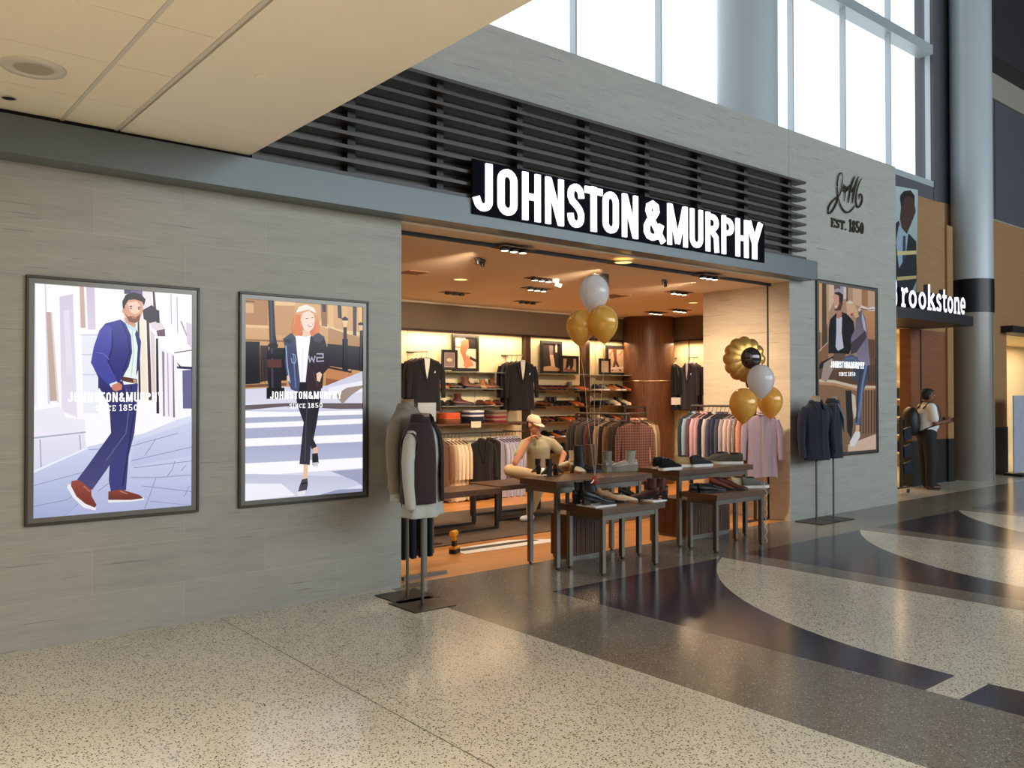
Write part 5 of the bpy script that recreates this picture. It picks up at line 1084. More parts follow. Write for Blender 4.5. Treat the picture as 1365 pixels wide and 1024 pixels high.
roundlight(614, 372, .09, 'round warm downlight left of the spotlights in the shop ceiling'); roundlight(831, 349, .10, 'round warm downlight near the door track'); roundlight(924, 403, .08, 'small round warm downlight near the right wall')
def camera_dome(px, py, label):
    p = at(px, py, Z=3.05); r = empty('security_camera', (p.x, p.y, 3.05), 0.6); tag(r, label, 'security camera')
    MB().box(-.10, .10, -.03, .03, -.03, -.0005).build('mount', M_GUNMETAL, r, [BEV(.004)])
    for s in (-1, 1): MB().tube([(s*.08, 0, -.03), (s*.08, 0, -.07)], .022, 10).build('lens_barrel', M_BLACK, r)
camera_dome(640, 345, 'twin-lens people counter on the shop ceiling, left'); camera_dome(886, 374, 'twin-lens people counter on the shop ceiling, right')
p = at(740, 372, Z=3.05); r = empty('security_camera', (p.x, p.y, 3.05)); tag(r, 'white camera beside the spotlight trio left of the balloons', 'security camera'); MB().lathe([(.05, -.0005), (.05, -.03), (.03, -.05)], n=16).build('mount', M_TRIMW, r); MB().tube([(0, 0, -.06), (.06, -.05, -.09)], .03, 10).build('camera_body', M_TRIMW, r)
for px, py, w_, lb in ((565, 363, .26, 'flat air grille at the left of the shop ceiling'), (835, 394, .3, 'flat air grille behind the balloons')):
    p = at(px-14, py, Z=3.05); o = MB().box(-w_/2, w_/2, -w_/2, w_/2, -.008, -.0005).build('air_grille', mat('grille', (150, 110, 80), 0.8)); o.location = (p.x, p.y, 3.05); tag(o, lb, 'grille')
# illuminated sign box hanging behind the white balloon
p = at(801, 362, Y=.9); o = MB().box(-.12, .12, -.015, .015, -.02, .30).build('hanging_sign', mat('sign_back', (96, 92, 84), 0.6)); o.location = (p.x, .9, 2.76); tag(o, 'small grey hanging sign seen from behind above the white balloon', 'sign')
for x, y, e in [(5.2, .9, 120), (7.2, 1.0, 110), (5.9, 2.6, 120), (7.9, 2.6, 110), (8.9, 1.1, 70), (9.9, 2.9, 110), (11.2, 3.2, 90)]:
    l_ = light('SPOT', 'spotlight_beam', (x, y, 2.98), e, AMB, spot=2.3, blend=0.9, radius=0.12); l_.data.energy *= 1.0
l_ = light('SPOT', 'jamb_fill_light', (7.6, .75, 3.0), 300, AMB, spot=1.5, blend=0.9, radius=0.1); aim(l_, (9.69, .8, 1.35))  # added spot that brightens the jamb, without a fixture of its own
l_ = light('SPOT', 'pillar_spotlight_beam', (10.6, 2.8, 3.0), 90, AMB, spot=1.2, blend=0.9, radius=0.1); aim(l_, (12.0, 4.2, 1.6))
for x, e in [(5.1, 330), (6.9, 330), (8.6, 260)]:
    l_ = light('SPOT', 'entrance_spotlight_beam', (x, .6, 2.98), e, AMB, spot=1.35, blend=0.9, radius=0.08); aim(l_, (x+.9, 4.6, 1.15))
# ================================================================== balloons
def balloon_mat(name, rgb, gold):
    n = NT(name, 0.16 if gold else 0.2); b = n.b
    b.inputs['Base Color'].default_value = (*lin(rgb), 1); b.inputs['Metallic'].default_value = 0.08 if gold else 0.0
    b.inputs['Coat Weight'].default_value = 0.6; b.inputs['Coat Roughness'].default_value = 0.08
    tl = n.n('ShaderNodeBsdfTranslucent'); tl.inputs[0].default_value = (*lin(rgb), 1)
    mx = n.n('ShaderNodeMixShader'); mx.inputs[0].default_value = 0.35
    n.l(b.outputs[0], mx.inputs[1]); n.l(tl.outputs[0], mx.inputs[2]); n.l(mx.outputs[0], n.t.nodes['Material Output'].inputs[0]); return n.m
M_BGOLD = balloon_mat('balloon_gold', (250, 198, 92), True); M_BWHITE = balloon_mat('balloon_white', (240, 236, 238), False)
M_FOIL = mat('foil_gold', (216, 164, 84), 0.28, 0.6); M_FOILD = mat('foil_brown', (52, 30, 22), 0.18, 0.3, coat=1); M_RIB = mat('ribbon', (196, 176, 150), 0.5)
def balloon(px, py, rpx, Y, m_, label, cx_=None, tie=None, tilt=0.0):
    p = at(px, py, Y=Y); R = rpx/((F_PX)/((p-CAM).dot(_fw)))
    r = empty('balloon', (p.x, p.y, p.z)); tag(r, label, 'balloon', 'gold and white balloons'); Rm = Matrix.Rotation(tilt, 3, 'Y')
    prof = [(R*math.cos(a), R*1.12*math.sin(a)) for a in [PI/2*k/7 for k in range(7, -1, -1)]]
    prof += [(R*.985, -R*.2), (R*.92, -R*.45), (R*.78, -R*.75), (R*.58, -R*1.02), (R*.34, -R*1.27), (R*.13, -R*1.42), (R*.03, -R*1.47)]
    prof[0] = (0.001, R*1.12)
    MB().lathe(prof, n=28, R=Rm).build('latex_body', m_, r)
    MB().lathe([(R*.03, -R*1.46), (R*.10, -R*1.55), (R*.02, -R*1.53)], n=10, R=Rm).build('knot', m_, r)
    if tie:
        e = Vector(tie)-p; s = Rm @ Vector((0, 0, -R*1.5)); pts = [s.lerp(e, t)+Vector((0.012*math.sin(t*9), 0.01*math.cos(t*7), 0)) for t in [k/12 for k in range(13)]]
        MB().tube(pts, 0.0022, 5).build('ribbon', M_RIB, r)
    return r
t1 = (at(793, 640, Y=-.66).x, -.66, 0.86)
balloon(792, 389, 20, -.42, M_BWHITE, 'white balloon at the top of the bunch above the left tables', tie=t1)
balloon(774, 434, 19, -.36, M_BGOLD, 'left gold balloon of the bunch above the left tables', tie=t1, tilt=0.06)
balloon(804, 429, 20, -.56, M_BGOLD, 'right gold balloon of the bunch above the left tables', tie=t1, tilt=-0.1)
r = empty('ribbon_bow', (t1[0], t1[1], .665)); tag(r, 'small red bow with a white curl tying the balloon ribbons to the black bootie', 'bow')
MB().lathe([(.02, .14), (.035, .17), (.03, .20), (.008, .225)], n=10).build('bow', mat('red_bow', (150, 46, 34), .6), r); MB().tube([(0, 0, .2), (-.06, -.03, .17), (-.09, -.04, .165)], .006, 6).build('curled_end', M_WHITE, r)
t2 = at(1019, 655, Y=-.80); t2 = (t2.x, t2.y, t2.z)
balloon(1014, 506, 18, -.62, M_BWHITE, 'white balloon in front of the flower balloon by the right jamb', tie=t2)
balloon(991, 538, 18.5, -.50, M_BGOLD, 'left gold balloon under the flower balloon', tie=t2, tilt=0.05)
balloon(1026, 534, 17, -.40, M_BGOLD, 'right gold balloon under the flower balloon', tie=t2, tilt=-0.12)
pts = [(t2[0]+.012*math.sin(k*1.3), t2[1]-.02+.012*math.cos(k*1.3), t2[2]+.02-k*.021) for k in range(30) if t2[2]+.02-k*.021 > .02]
o = MB().tube(pts, .003, 5).build('curled_ribbon', M_WHITE); tag(o, 'curled white ribbon hanging down the corner of the low right table', 'ribbon')
# foil flower
p = at(992, 479, Y=-.35); R = 29/(F_PX/((p-CAM).dot(_fw)))
r = empty('flower_balloon', (p.x, p.y, p.z), -0.42); tag(r, 'large foil sunflower balloon with scalloped gold rim and dark centre', 'balloon')
rings = []
NP = 12
for t in [k/14 for k in range(15)]:
    ph = PI*t  # front pole to back pole, in the x-z plane facing -Y
    ring = []
    for i in range(NP*8):
        a = 2*PI*i/(NP*8); lob = abs(math.cos(a*NP/2))
        rr = R*math.sin(ph)**0.55*(1+0.12*(lob**0.6-0.5)*math.sin(ph)) if 0 < t < 1 else 0.001
        th = 0.38*R*(1+0.14*lob*math.sin(ph)**2)
        y = -math.cos(ph)*th*(1.0 if math.sin(ph) > 0.5 else 1.0)
        ring.append((rr*math.cos(a), y, rr*math.sin(a)))
    rings.append(ring)
MB().loft(rings, 0, False, True).build('petals', M_FOIL, r)
MB().ell((0.03, -R*.38, .01), (R*.50, R*.34, R*.50), 28, 14).build('dark_centre', M_FOILD, r)
MB().tube([(0.04, 0, -R*1.0), (.05, -.01, -R*1.3)], [.03, .022], 8).build('tail', M_FOILD, r)

# ================================================================== mannequin stands and the clothes they wear
M_FORM = mat('form_linen', (150, 140, 124), 0.9, noise=.1, nscale=80); M_CAPW = mat('form_cap', (150, 116, 84), .4)
def stand(x, y, S, zb, rz, label):
    r = empty('mannequin_stand', (x, y, 0), rz); tag(r, label, 'mannequin', 'mannequin stands in front of the shop')
    MB().box(-.19, .19, -.19, .19, 0, .008).build('base_plate', M_GUNMETAL, r, [BEV(.002, 1)])
    MB().tube([(0, 0, .008), (0, 0, zb+.06)], .013, 10).build('pole', M_STEEL, r)
    MB().lathe([(.012, zb+.06), (.04, zb+.08), (.075, zb+.12), (.085, S-.2), (.07, S-.04), (.055, S+.02), (.052, S+.10)], n=20).build('torso_form', M_FORM, r)
    MB().lathe([(.052, S+.10), (.056, S+.105), (.05, S+.115), (.002, S+.118)], n=20).build('neck_cap', M_CAPW, r)
    return r
def worn(name, x, y, rz, S, zb, m_, label, cat, w=1.0, sleeve=True, fold=0.05, grow=0.0, seed=0, parts=None, flare=1.0, slen=0.60):
    r = empty(name, (x, y, zb), rz); tag(r, label, cat)
    s = S-zb; rings = []; g = grow
    prof = [(s+.055, .062, .058), (s+.035, .085, .068), (s+.012, .13, .078), (s-.02, .168, .09), (s-.08, .182, .108), (s-.2, .182, .12), (s-.36, .168, .108), (s-.5, .176, .112), (0.03, .190*flare, .122*flare), (0, .192*flare, .124*flare)]
    n = 30
    for z, a, b in prof:
        f = fold*max(0, min(1, (s-z)/s*1.2-.1))
        rings.append([((a*w+g)*math.cos(2*PI*i/n)*(1+f*math.sin(i*6*2*PI/n+seed)), (b+g)*math.sin(2*PI*i/n)*(1+f*1.3*math.sin(i*6*2*PI/n+seed)), z) for i in range(n)])
    m = MB().loft(rings, 0, True, True)
    if sleeve:
        for q in (-1, 1):
            m.tube([(q*.150*w, 0, s-.03), (q*(.200*w+g*.5), .0, s-.10), (q*(.225*w+g), .004, s-.24), (q*(.236*w+g), -.008, s-.42), (q*(.232*w+g), -.028, s-slen)], [.05, .054+g*.5, .05+g*.5, .044+g*.5, .040+g*.5], 12)
    m.build('body', m_, r, [REM(.011), SMO(2)])
    return r, s
def collar_ring(r, s, m_, h=.05, rad=.068, open_=True, g=0.0, name='collar'):
    rings = []
    for z, k in ((s+.015, 1.25), (s+.045, 1.02), (s+.045+h, 1.0), (s+.04+h, 1.10), (s+.02, 1.4)):
        rings.append([(rad*k*math.cos(a), (rad*k*.95)*math.sin(a), z-.02*(math.sin(a) < -.5)) for a in [-PI/2+.35+(2*PI-.7)*i/22 for i in range(23)]])
    MB().loft(rings, 0, False, True, closed=False).build(name, m_, r, [('SOLIDIFY', dict(thickness=.006))])
def front_strip(r, pts, name, m_, dy=-.006):
    MB().prism(pts, (0, .008, 0)).build(name, m_, r)
s1 = at(543, 795.5, Z=0); s2 = at(563, 806.5, Z=0)
M_BLZ = fb((148, 138, 128)); M_LSH = fb((206, 204, 194)); M_VEST = fb((62, 48, 50)); M_BLUESH = fb((196, 196, 190))
stand(s1.x, s1.y, 1.47, .84, .0, 'mannequin stand nearest the left wall corner, under the grey blazer')
worn('white_shirt', s1.x, s1.y, .5, 1.46, .77, M_LSH, 'white shirt hanging out under the grey blazer', 'shirt', sleeve=False, fold=.07, grow=-.012, flare=1.0)
r, s = worn('grey_blazer', s1.x, s1.y, .5, 1.47, .87, M_BLZ, 'grey wool blazer on the rear left mannequin', 'jacket', grow=.012, slen=.62)
collar_ring(r, s, M_BLZ, .04, .075)
for q in (-1, 1): front_strip(r, [(q*.05, -.075, s+.03), (q*.10, -.085, s-.01), (q*.115, -.142, s-.14), (q*.08, -.146, s-.16), (q*.02, -.148, s-.32), (q*.004, -.146, s-.32), (q*.03, -.13, s-.12)], 'lapel', M_BLZ)
for k in range(2): MB().ell((.0, -.145, s-.35-.1*k), (.011, .006, .011), 10, 5).build('button', M_DARK, r)
for q in (-1, 1): MB().tube([(q*.243, -.032, .0+(s-.60)), (q*.243, -.034, s-.655)], [.036, .038], 10).build('shirt_cuff', M_LSH, r)
stand(s2.x, s2.y, 1.365, .78, .0, 'front left mannequin stand, under the plum vest')
r, s = worn('long_sleeved_shirt', s2.x, s2.y, .5, 1.36, .69, M_BLUESH, 'pale blue-grey long-sleeved shirt under the plum vest', 'shirt', fold=.08, flare=1.12, slen=.60)
# open vest
r = empty('quilted_vest', (s2.x, s2.y, .80), .5); tag(r, 'open plum brown sleeveless vest on the front left mannequin', 'vest'); s = 1.36-.80
prof = [(s+.05, .075, .07), (s+.03, .11, .085), (s+.005, .15, .098), (s-.04, .178, .118), (s-.14, .192, .135), (s-.28, .194, .14), (s-.42, .194, .138), (0.015, .202, .142), (0, .200, .140)]
gap = .46; rings = []
for z, a, b in prof:
    g_ = gap if z < s else gap*.9
    rings.append([(a*math.cos(q), b*math.sin(q), z) for q in [-PI/2+g_*.62+(2*PI-g_*1.24+.0)*i/36 for i in range(37)]])
MB().loft(rings, 0, False, True, closed=False).build('vest_body', M_VEST, r, [('SOLIDIFY', dict(thickness=.022, offset=0.5))])
collar_ring(r, s, M_VEST, .07, .082)
for q in (-1, 1):
    a0 = -PI/2+q*gap*.62
    MB().tube([((a+.004)*math.cos(a0), (b+.004)*math.sin(a0), z) for z, a, b in prof[2:]], .006, 6).build('zip_tape', M_BLACK, r)
    MB().lathe([(.07, 0), (.078, .012), (.07, .024)], n=20, caps=False, R=Matrix.Rotation(PI/2, 3, 'Y') @ Matrix.Scale(1.25, 3, Vector((1, 0, 0)))).build('armhole_binding', M_VEST, r).location = (q*.198-(.012), 0, s-.115)
# right pair
s3 = at(1088.5, 696, Z=0); s4 = at(1107.5, 691.5, Z=0)+Vector((0, -.04, 0))
M_NVY = fb((38, 42, 56)); M_CHAR = fb((44, 46, 56))
stand(s4.x, s4.y, 1.49, .84, .0, 'rear right mannequin stand beside the couple poster')
r, s = worn('suit_jacket', s4.x, s4.y, .45, 1.49, .80, M_CHAR, 'charcoal suit jacket with pale blue lapel lining on the rear right mannequin', 'jacket', slen=.62)
for q in (-1, 1): front_strip(r, [(q*.05, -.07, s+.03), (q*.10, -.08, s-.01), (q*.115, -.136, s-.16), (q*.08, -.14, s-.18), (q*.02, -.138, s-.36), (q*.004, -.136, s-.36), (q*.03, -.12, s-.12)], 'lapel', fb((110, 130, 160)))
collar_ring(r, s, M_CHAR, .04, .074)
stand(s3.x, s3.y, 1.49, .84, .0, 'front right mannequin stand beside the right jamb')
r, s = worn('zip_jacket', s3.x, s3.y, -.35, 1.48, .79, M_NVY, 'navy zip-front jacket on the front right mannequin', 'jacket', slen=.66)
collar_ring(r, s, M_NVY, .03, .074)
MB().tube([(0, -.085, s), (0, -.12, s-.1), (0, -.132, s-.2), (0, -.122, s-.4), (0, -.13, .02)], .004, 6).build('zip', M_BLACK, r)
for q in (-1, 1): MB().prism([(q*.012, -.10, s+.05), (q*.09, -.07, s+.02), (q*.07, -.115, s-.05), (q*.02, -.125, s-.03)], (0, .008, 0)).build('collar_wing', M_NVY, r)

# ================================================================== people
M_SKIN = mat('skin', (196, 134, 100), 0.55, spec=.35); M_SKIN2 = mat('skin_brown', (120, 76, 54), .5, spec=.35); M_HAIR = mat('hair', (22, 18, 18), .7)
def basis(px_dir=True):
    # u: image right, v: away from the camera, on the ground
    return Vector((math.cos(YAW), -math.sin(YAW), 0)), Vector((math.sin(YAW), math.cos(YAW), 0))
U, V = basis()
def W3(u, v, z): return U*u+V*v+Vector((0, 0, z))
def hand(m, p, d, side, curl=.6, sc=1.0):
    """palm at p pointing along d, side = direction of the thumb"""
    d = Vector(d).normalized(); t = Vector(side); t = (t-d*t.dot(d)).normalized(); nrm = d.cross(t)
    p = Vector(p)
    for k in range(4): m.caps(p+t*(.03-.02*k)*sc, p+d*.075*sc+t*(.032-.021*k)*sc, .0145*sc, .0115*sc, 8)
    L = [.038, .044, .041, .032]
    for k in range(4):
        a = p+d*.08*sc+t*(.033-.0215*k)*sc; q = (d*math.cos(curl)+nrm*math.sin(curl)); b = a+q*L[k]*sc; q2 = (d*math.cos(curl*2.1)+nrm*math.sin(curl*2.1)); c_ = b+q2*L[k]*.85*sc
        m.caps(a, b, .0095*sc, .0088*sc, 8); m.caps(b, c_, .0088*sc, .0075*sc, 8)
    a = p+t*.03*sc+d*.012*sc; b = a+(t*.75+d*.65)*.036*sc; m.caps(a, b, .0125*sc, .0105*sc, 8); m.caps(b, b+(t*.25+d*.9+nrm*.3).normalized()*.03*sc, .0105*sc, .0085*sc, 8)
def head(m, c, fwd, up, sc=1.0):
    """skull, jaw, nose, ears, brow in one surface"""
    f = Vector(fwd).normalized(); up = Vector(up); up = (up-f*up.dot(f)).normalized(); s = up.cross(f)
    Rm = Matrix((s, f, up)).transposed(); c = Vector(c); P = lambda a, b, d: c+(s*a+f*b+up*d)*sc
    m.ell(P(0, -.012, .025), (.074*sc, .094*sc, .092*sc), 18, 12, R=Rm); m.ell(P(0, .022, -.045), (.058*sc, .064*sc, .066*sc), 16, 10, R=Rm)
    m.ell(P(0, .05, -.088), (.030*sc, .026*sc, .022*sc), 12, 8, R=Rm)
    m.caps(P(0, .082, .012), P(0, .104, -.022), .009*sc, .014*sc, 8)
    m.caps(P(-.035, .076, .03), P(.035, .076, .03), .011*sc, .011*sc, 8)
    m.caps(P(-.02, .078, -.058), P(.02, .078, -.058), .008*sc, .008*sc, 8)
    for q in (-1, 1): m.ell(P(q*.076, -.008, -.008), (.010*sc, .02*sc, .032*sc), 10, 6, R=Rm)
    return P, Rm
def eyes(P, Rm, sc, parent, skin=None):
    m = MB()
    for q in (-1, 1): m.ell(P(q*.031, .078, .008), (.014*sc, .008*sc, .008*sc), 10, 6, R=Rm)
    m.build('eyes', M_WHITE, parent); m = MB()
    for q in (-1, 1): m.ell(P(q*.031, .085, .008), (.006*sc, .003*sc, .006*sc), 8, 5, R=Rm)
    m.build('irises', M_BLACK, parent)
    m = MB()
    for q in (-1, 1): m.tube([P(q*.015, .087, .034), P(q*.032, .088, .038), P(q*.05, .078, .032)], .004*sc, 6)
    m.build('eyebrows', M_HAIR, parent); m = MB(); m.tube([P(-.024, .083, -.058), P(0, .088, -.060), P(.024, .083, -.058)], .0045*sc, 6); m.build('lips', mat('lips', (150, 82, 70), .5), parent)

# --- the man sitting behind the left tables
g0 = at(712, 693, Z=0); r = empty('person', (g0.x, g0.y, 0)); tag(r, 'seated person in a pale cap and khaki polo, chin on hand, legs crossed', 'person')
sc_ = 1.06
J = dict(hip=W3(.05, .12, .56), chest=W3(.06, .02, .93), neck=W3(.03, -.02, 1.10), head=W3(-.005, -.06, 1.235),
         shL=W3(-.125, -.05, .985), elL=W3(-.245, -.22, .76), haL=W3(-.03, -.16, 1.12), shR=W3(.225, .02, .995), elR=W3(.385, .0, .85), haR=W3(.31, -.16, .66),
         knL=W3(-.32, -.20, .66), anL=W3(.10, -.34, .60), knR=W3(.10, -.30, .55), anR=W3(-.06, -.14, .10), hpL=W3(-.02, .10, .55), hpR=W3(.14, .12, .53))
m = MB()
m.caps(J['neck'], J['head'], .055, .05); fw = (U*.72-V*.62+Vector((0, 0, -.25))).normalized()
P, Rm = head(m, J['head'], fw, (0, 0, 1), 1.0)
m.caps(J['chest'], J['neck'], .10, .06); m.caps(J['hip'], J['chest'], .12, .13)
for a, b, c_ in (('shL', 'elL', 'haL'), ('shR', 'elR', 'haR')):
    m.caps(J[a], J[b], .046, .040); fa = J[b]; wr = fa.lerp(J[c_], .80); m.caps(fa, wr, .041, .027)
    if a == 'shL': hand(m, wr, (J['head']+fw*.09-Vector((0, 0, .07)))-wr, -U*.3-V, .8)
    else: hand(m, wr, J[c_]-wr, -V-U*.4, .5)
for a, b, c_ in (('hpL', 'knL', 'anL'), ('hpR', 'knR', 'anR')): m.caps(J[a], J[b], .075, .055); m.caps(J[b], J[c_], .052, .036)
m.build('body', M_SKIN, r, [REM(.0065), SMO(2)])
eyes(P, Rm, 1.0, r)
M_POLO = fb((158, 146, 116)); M_CHINO = fb((206, 178, 136)); M_CAPC = fb((206, 180, 150))
m = MB(); m.caps(J['hip']+Vector((0, 0, .02)), J['chest'], .145, .155, 20); m.caps(J['chest']+Vector((0, 0, .02)), J['neck']-Vector((0, 0, .045)), .14, .075, 16)
m.caps(J['chest'], J['shL'], .11, .066); m.caps(J['chest'], J['shR'], .12, .070); m.caps(J['shL'], J['neck']-Vector((0, 0, .04)), .062, .06); m.caps(J['shR'], J['neck']-Vector((0, 0, .04)), .064, .06)
for a, b in (('shL', 'elL'), ('shR', 'elR')): m.caps(J[a], Vector(J[a]).lerp(J[b], .60), .066, .064, 14)
m.build('polo_shirt', M_POLO, r, [REM(.010), SMO(3)])
m = MB(); nk = J['neck']-Vector((0, 0, .02)); m.tube([nk+Vector((.066*math.cos(a), .066*math.sin(a), .01)) for a in [2*PI*i/14 for i in range(15)]], .012, 6); m.build('shirt_collar', M_POLO, r)
m = MB(); m.caps(J['hpL'], J['knL'], .098, .078, 14); m.caps(J['knL'], J['anL'].lerp(J['knL'], .1), .076, .060, 14); m.caps(J['hpR'], J['knR'], .10, .078, 14); m.caps(J['knR'], J['anR'].lerp(J['knR'], .15), .075, .058, 14); m.caps(J['hpL'], J['hpR'], .125, .125, 14)
m.build('chinos', M_CHINO, r, [REM(.010), SMO(3)])
for nm, an, d in (('anR', J['anR'], (-U*.5-V*.6)), ('anL', J['anL'], (U*.55-V*.5-Vector((0, 0, .35))))):
    d = d.normalized(); a = Vector(an); base = a-Vector((0, 0, .05))
    MB().caps(base-d*.03, base+d*.15, .045, .036, 12).build('sneaker', M_WHITE, r, [SMO(1)])
    MB().caps(a+Vector((0, 0, .0)), a+Vector((0, 0, .06)), .043, .043, 12).build('sock', M_WHITE, r)
# cap
m = MB(); up = Rm @ Vector((0, 0, 1)); f_ = Rm @ Vector((0, 1, 0)); s_x = Rm @ Vector((1, 0, 0))
rings = []
for z, k in ((.032, 1.0), (.055, 1.0), (.085, .93), (.108, .76), (.124, .48), (.130, .05)): rings.append([P(.083*k*math.cos(a), -.010+.101*k*math.sin(a), z) for a in [2*PI*i/22 for i in range(22)]])
m.loft(rings, 0, False, True); m.build('cap_crown', M_CAPC, r, [('SOLIDIFY', dict(thickness=.004))])
m = MB(); rings = [[P(.072*math.cos(a), .045+.045*math.sin(a), .040) for a in [PI*i/14 for i in range(15)]], [P(.076*math.cos(a), .055+.115*math.sin(a), .026-.006*math.sin(a)) for a in [PI*i/14 for i in range(15)]]]
m.loft(rings, 0, False, True, closed=False); m.build('cap_brim', M_CAPC, r, [('SOLIDIFY', dict(thickness=.005))])
m = MB()
rings = []
for z, k in ((-.055, .80), (-.02, .97), (.02, 1.02), (.04, 1.02)): rings.append([P(.077*k*math.cos(a), -.014+.098*k*math.sin(a), z) for a in [PI+.25+(PI-.5)*i/14 for i in range(15)]])
m.loft(rings, 0, False, True, closed=False); m.build('hair', M_HAIR, r, [('SOLIDIFY', dict(thickness=.008))])

# --- the man standing by the far store
g1 = at(1237, 652, Z=0); r = empty('person', (g1.x, g1.y, 0)); tag(r, 'standing person in a white shirt and black trousers with a backpack by the far store', 'person')
Zp = 1.0
J = dict(hip=W3(-.02, 0, .93), chest=W3(-.02, 0, 1.28), neck=W3(.0, 0, 1.46), head=W3(.02, 0, 1.60), shN=W3(-.01, -.17, 1.40), shF=W3(-.01, .17, 1.40))
m = MB(); m.caps(J['neck'], J['head'], .06, .055); P, Rm = head(m, J['head'], U*1-V*.1, (0, 0, 1), 1.05)
m.caps(J['hip'], J['chest'], .13, .14); m.caps(J['chest'], J['neck'], .11, .065)
for s_, sh in ((-1, 'shN'), (1, 'shF')):
    el = J[sh]+W3(.04, s_*.04, -.27); wr = el+W3(.24, -s_*.05, .04); m.caps(J[sh], el, .05, .043); m.caps(el, wr, .042, .028); hand(m, wr, U+Vector((0, 0, .25)), Vector((0, 0, 1)), .9)
for s_ in (-1, 1): kn = W3(.0, s_*.11, .50); an = W3(-.03+.05*(s_ > 0), s_*.11, .09); m.caps(W3(-.02, s_*.09, .90), kn, .085, .058); m.caps(kn, an, .056, .038)
m.build('body', M_SKIN2, r, [REM(.008), SMO(2)]); eyes(P, Rm, 1.05, r)
m = MB(); m.caps(W3(-.01, 0, 1.0), W3(-.01, 0, 1.26), .155, .16, 18); m.caps(W3(.02, 0, 1.10), W3(.01, 0, 1.2), .165, .15, 18); m.caps(J['chest'], J['neck']-Vector((0, 0, .04)), .15, .08, 16); m.caps(J['shN'], J['shF'], .075, .075, 14)
for s_, sh in ((-1, 'shN'), (1, 'shF')): m.caps(J[sh], J[sh]+W3(.03, s_*.03, -.19), .078, .072, 14)
m.build('white_shirt', mat('shirt_white', (226, 224, 222), .85), r, [REM(.011), SMO(3)])
MB().tube([J['neck']+W3(.07*math.cos(a), .07*math.sin(a), .012) for a in [2*PI*i/14 for i in range(15)]], .014, 6).build('shirt_collar', _m['shirt_white'], r)
m = MB(); m.caps(W3(-.02, -.05, .93), W3(-.02, .05, .93), .15, .15, 18)
for s_ in (-1, 1): m.caps(W3(-.02, s_*.09, .90), W3(.0, s_*.11, .5), .118, .092, 16); m.caps(W3(.0, s_*.11, .5), W3(-.01+.03*(s_ > 0), s_*.11, .10), .092, .078, 16)
m.build('trousers', mat('trousers_black', (20, 20, 24), .8), r, [REM(.012), SMO(3)])
for s_ in (-1, 1): b = W3(-.05+.07*(s_ > 0), s_*.11, .048); MB().caps(b, b+W3(.19, 0, -.006), .045, .037, 12).build('shoe', mat('shoe_brown', (70, 34, 24), .4), r)
m = MB(); rings = []
for z, k in ((-.06, .75), (-.02, .98), (.04, 1.06), (.085, .98), (.115, .6), (.125, .05)): ex = {-.06: .0, -.02: .12, .04: .30, .085: 1.15, .115: 1.5, .125: 1.5}[z]; rings.append([P(.080*k*math.cos(a), -.016+.101*k*math.sin(a), z) for a in [PI-ex+(PI+2*ex)*i/22 for i in range(23)]])
m.loft(rings, 0, False, True, closed=False); m.build('hair', M_HAIR, r, [('SOLIDIFY', dict(thickness=.008))])
bp = empty('backpack', (g1.x-U.x*.27, g1.y-U.y*.27, .92)); tag(bp, 'large round-backed black backpack worn by the standing person', 'backpack')
m = MB(); rings = []
for z, a, b in ((0, .08, .11), (.05, .13, .15), (.2, .155, .165), (.36, .135, .155), (.46, .08, .12), (.49, .03, .06)): rings.append([U*(a*math.cos(q)-.02)+V*(b*math.sin(q))+Vector((0, 0, z)) for q in [2*PI*i/20 for i in range(20)]])
m.loft(rings, 0, True, True); m.build('pack_body', M_BLACK, bp)
m = MB(); rings = [[U*(.10*math.cos(q)-.13)+V*(.10*math.sin(q))+Vector((0, 0, z)) for q in [2*PI*i/16 for i in range(16)]] for z in (.06, .10, .24, .27)]; m.loft(rings, 0, True, True); m.build('front_pocket', M_BLACK, bp)
for s_ in (-1, 1):
    o_ = lambda u, v, z: W3(u+.27, v, z-.92)
    MB().tube([o_(-.12, s_*.10, 1.38), o_(-.02, s_*.12, 1.50), o_(.12, s_*.13, 1.42), o_(.165, s_*.13, 1.28), o_(.10, s_*.17, 1.12), o_(-.12, s_*.13, 1.02)], .018, 8, flat=.5).build('shoulder_strap', M_BLACK, bp)

# ================================================================== neighbouring store and far side
def rel2(p): return p
YB = .92
S('wall_far_store', [M_TAN, M_BLACK, M_DARKWOOD, wood('warm_panel', (120, 70, 42), (140, 84, 50), (1, 1, 4), .45)], (14.40, 16.30, YB, YB+.2, 2.78, 5.18, 0), (16.30, 16.54, YB-.04, YB+.2, .80, 4.78, 0), (16.30, 16.55, YB-.045, YB+.2, 0, .80, 1),
  (14.93, 16.30, YB, YB+.2, 0.80, 2.78, 3), (14.93, 16.30, YB-.005, YB+.2, 0, .80, 1), (12.54, 14.40, YB, YB+.2, 2.78, 5.18, 0), (16.54, 18.3, 1.12, 1.2, 0, 5.3, 0))
S('trim_8', M_BLACK, (15.28, 15.31, YB-.012, YB, 0.8, 2.78))
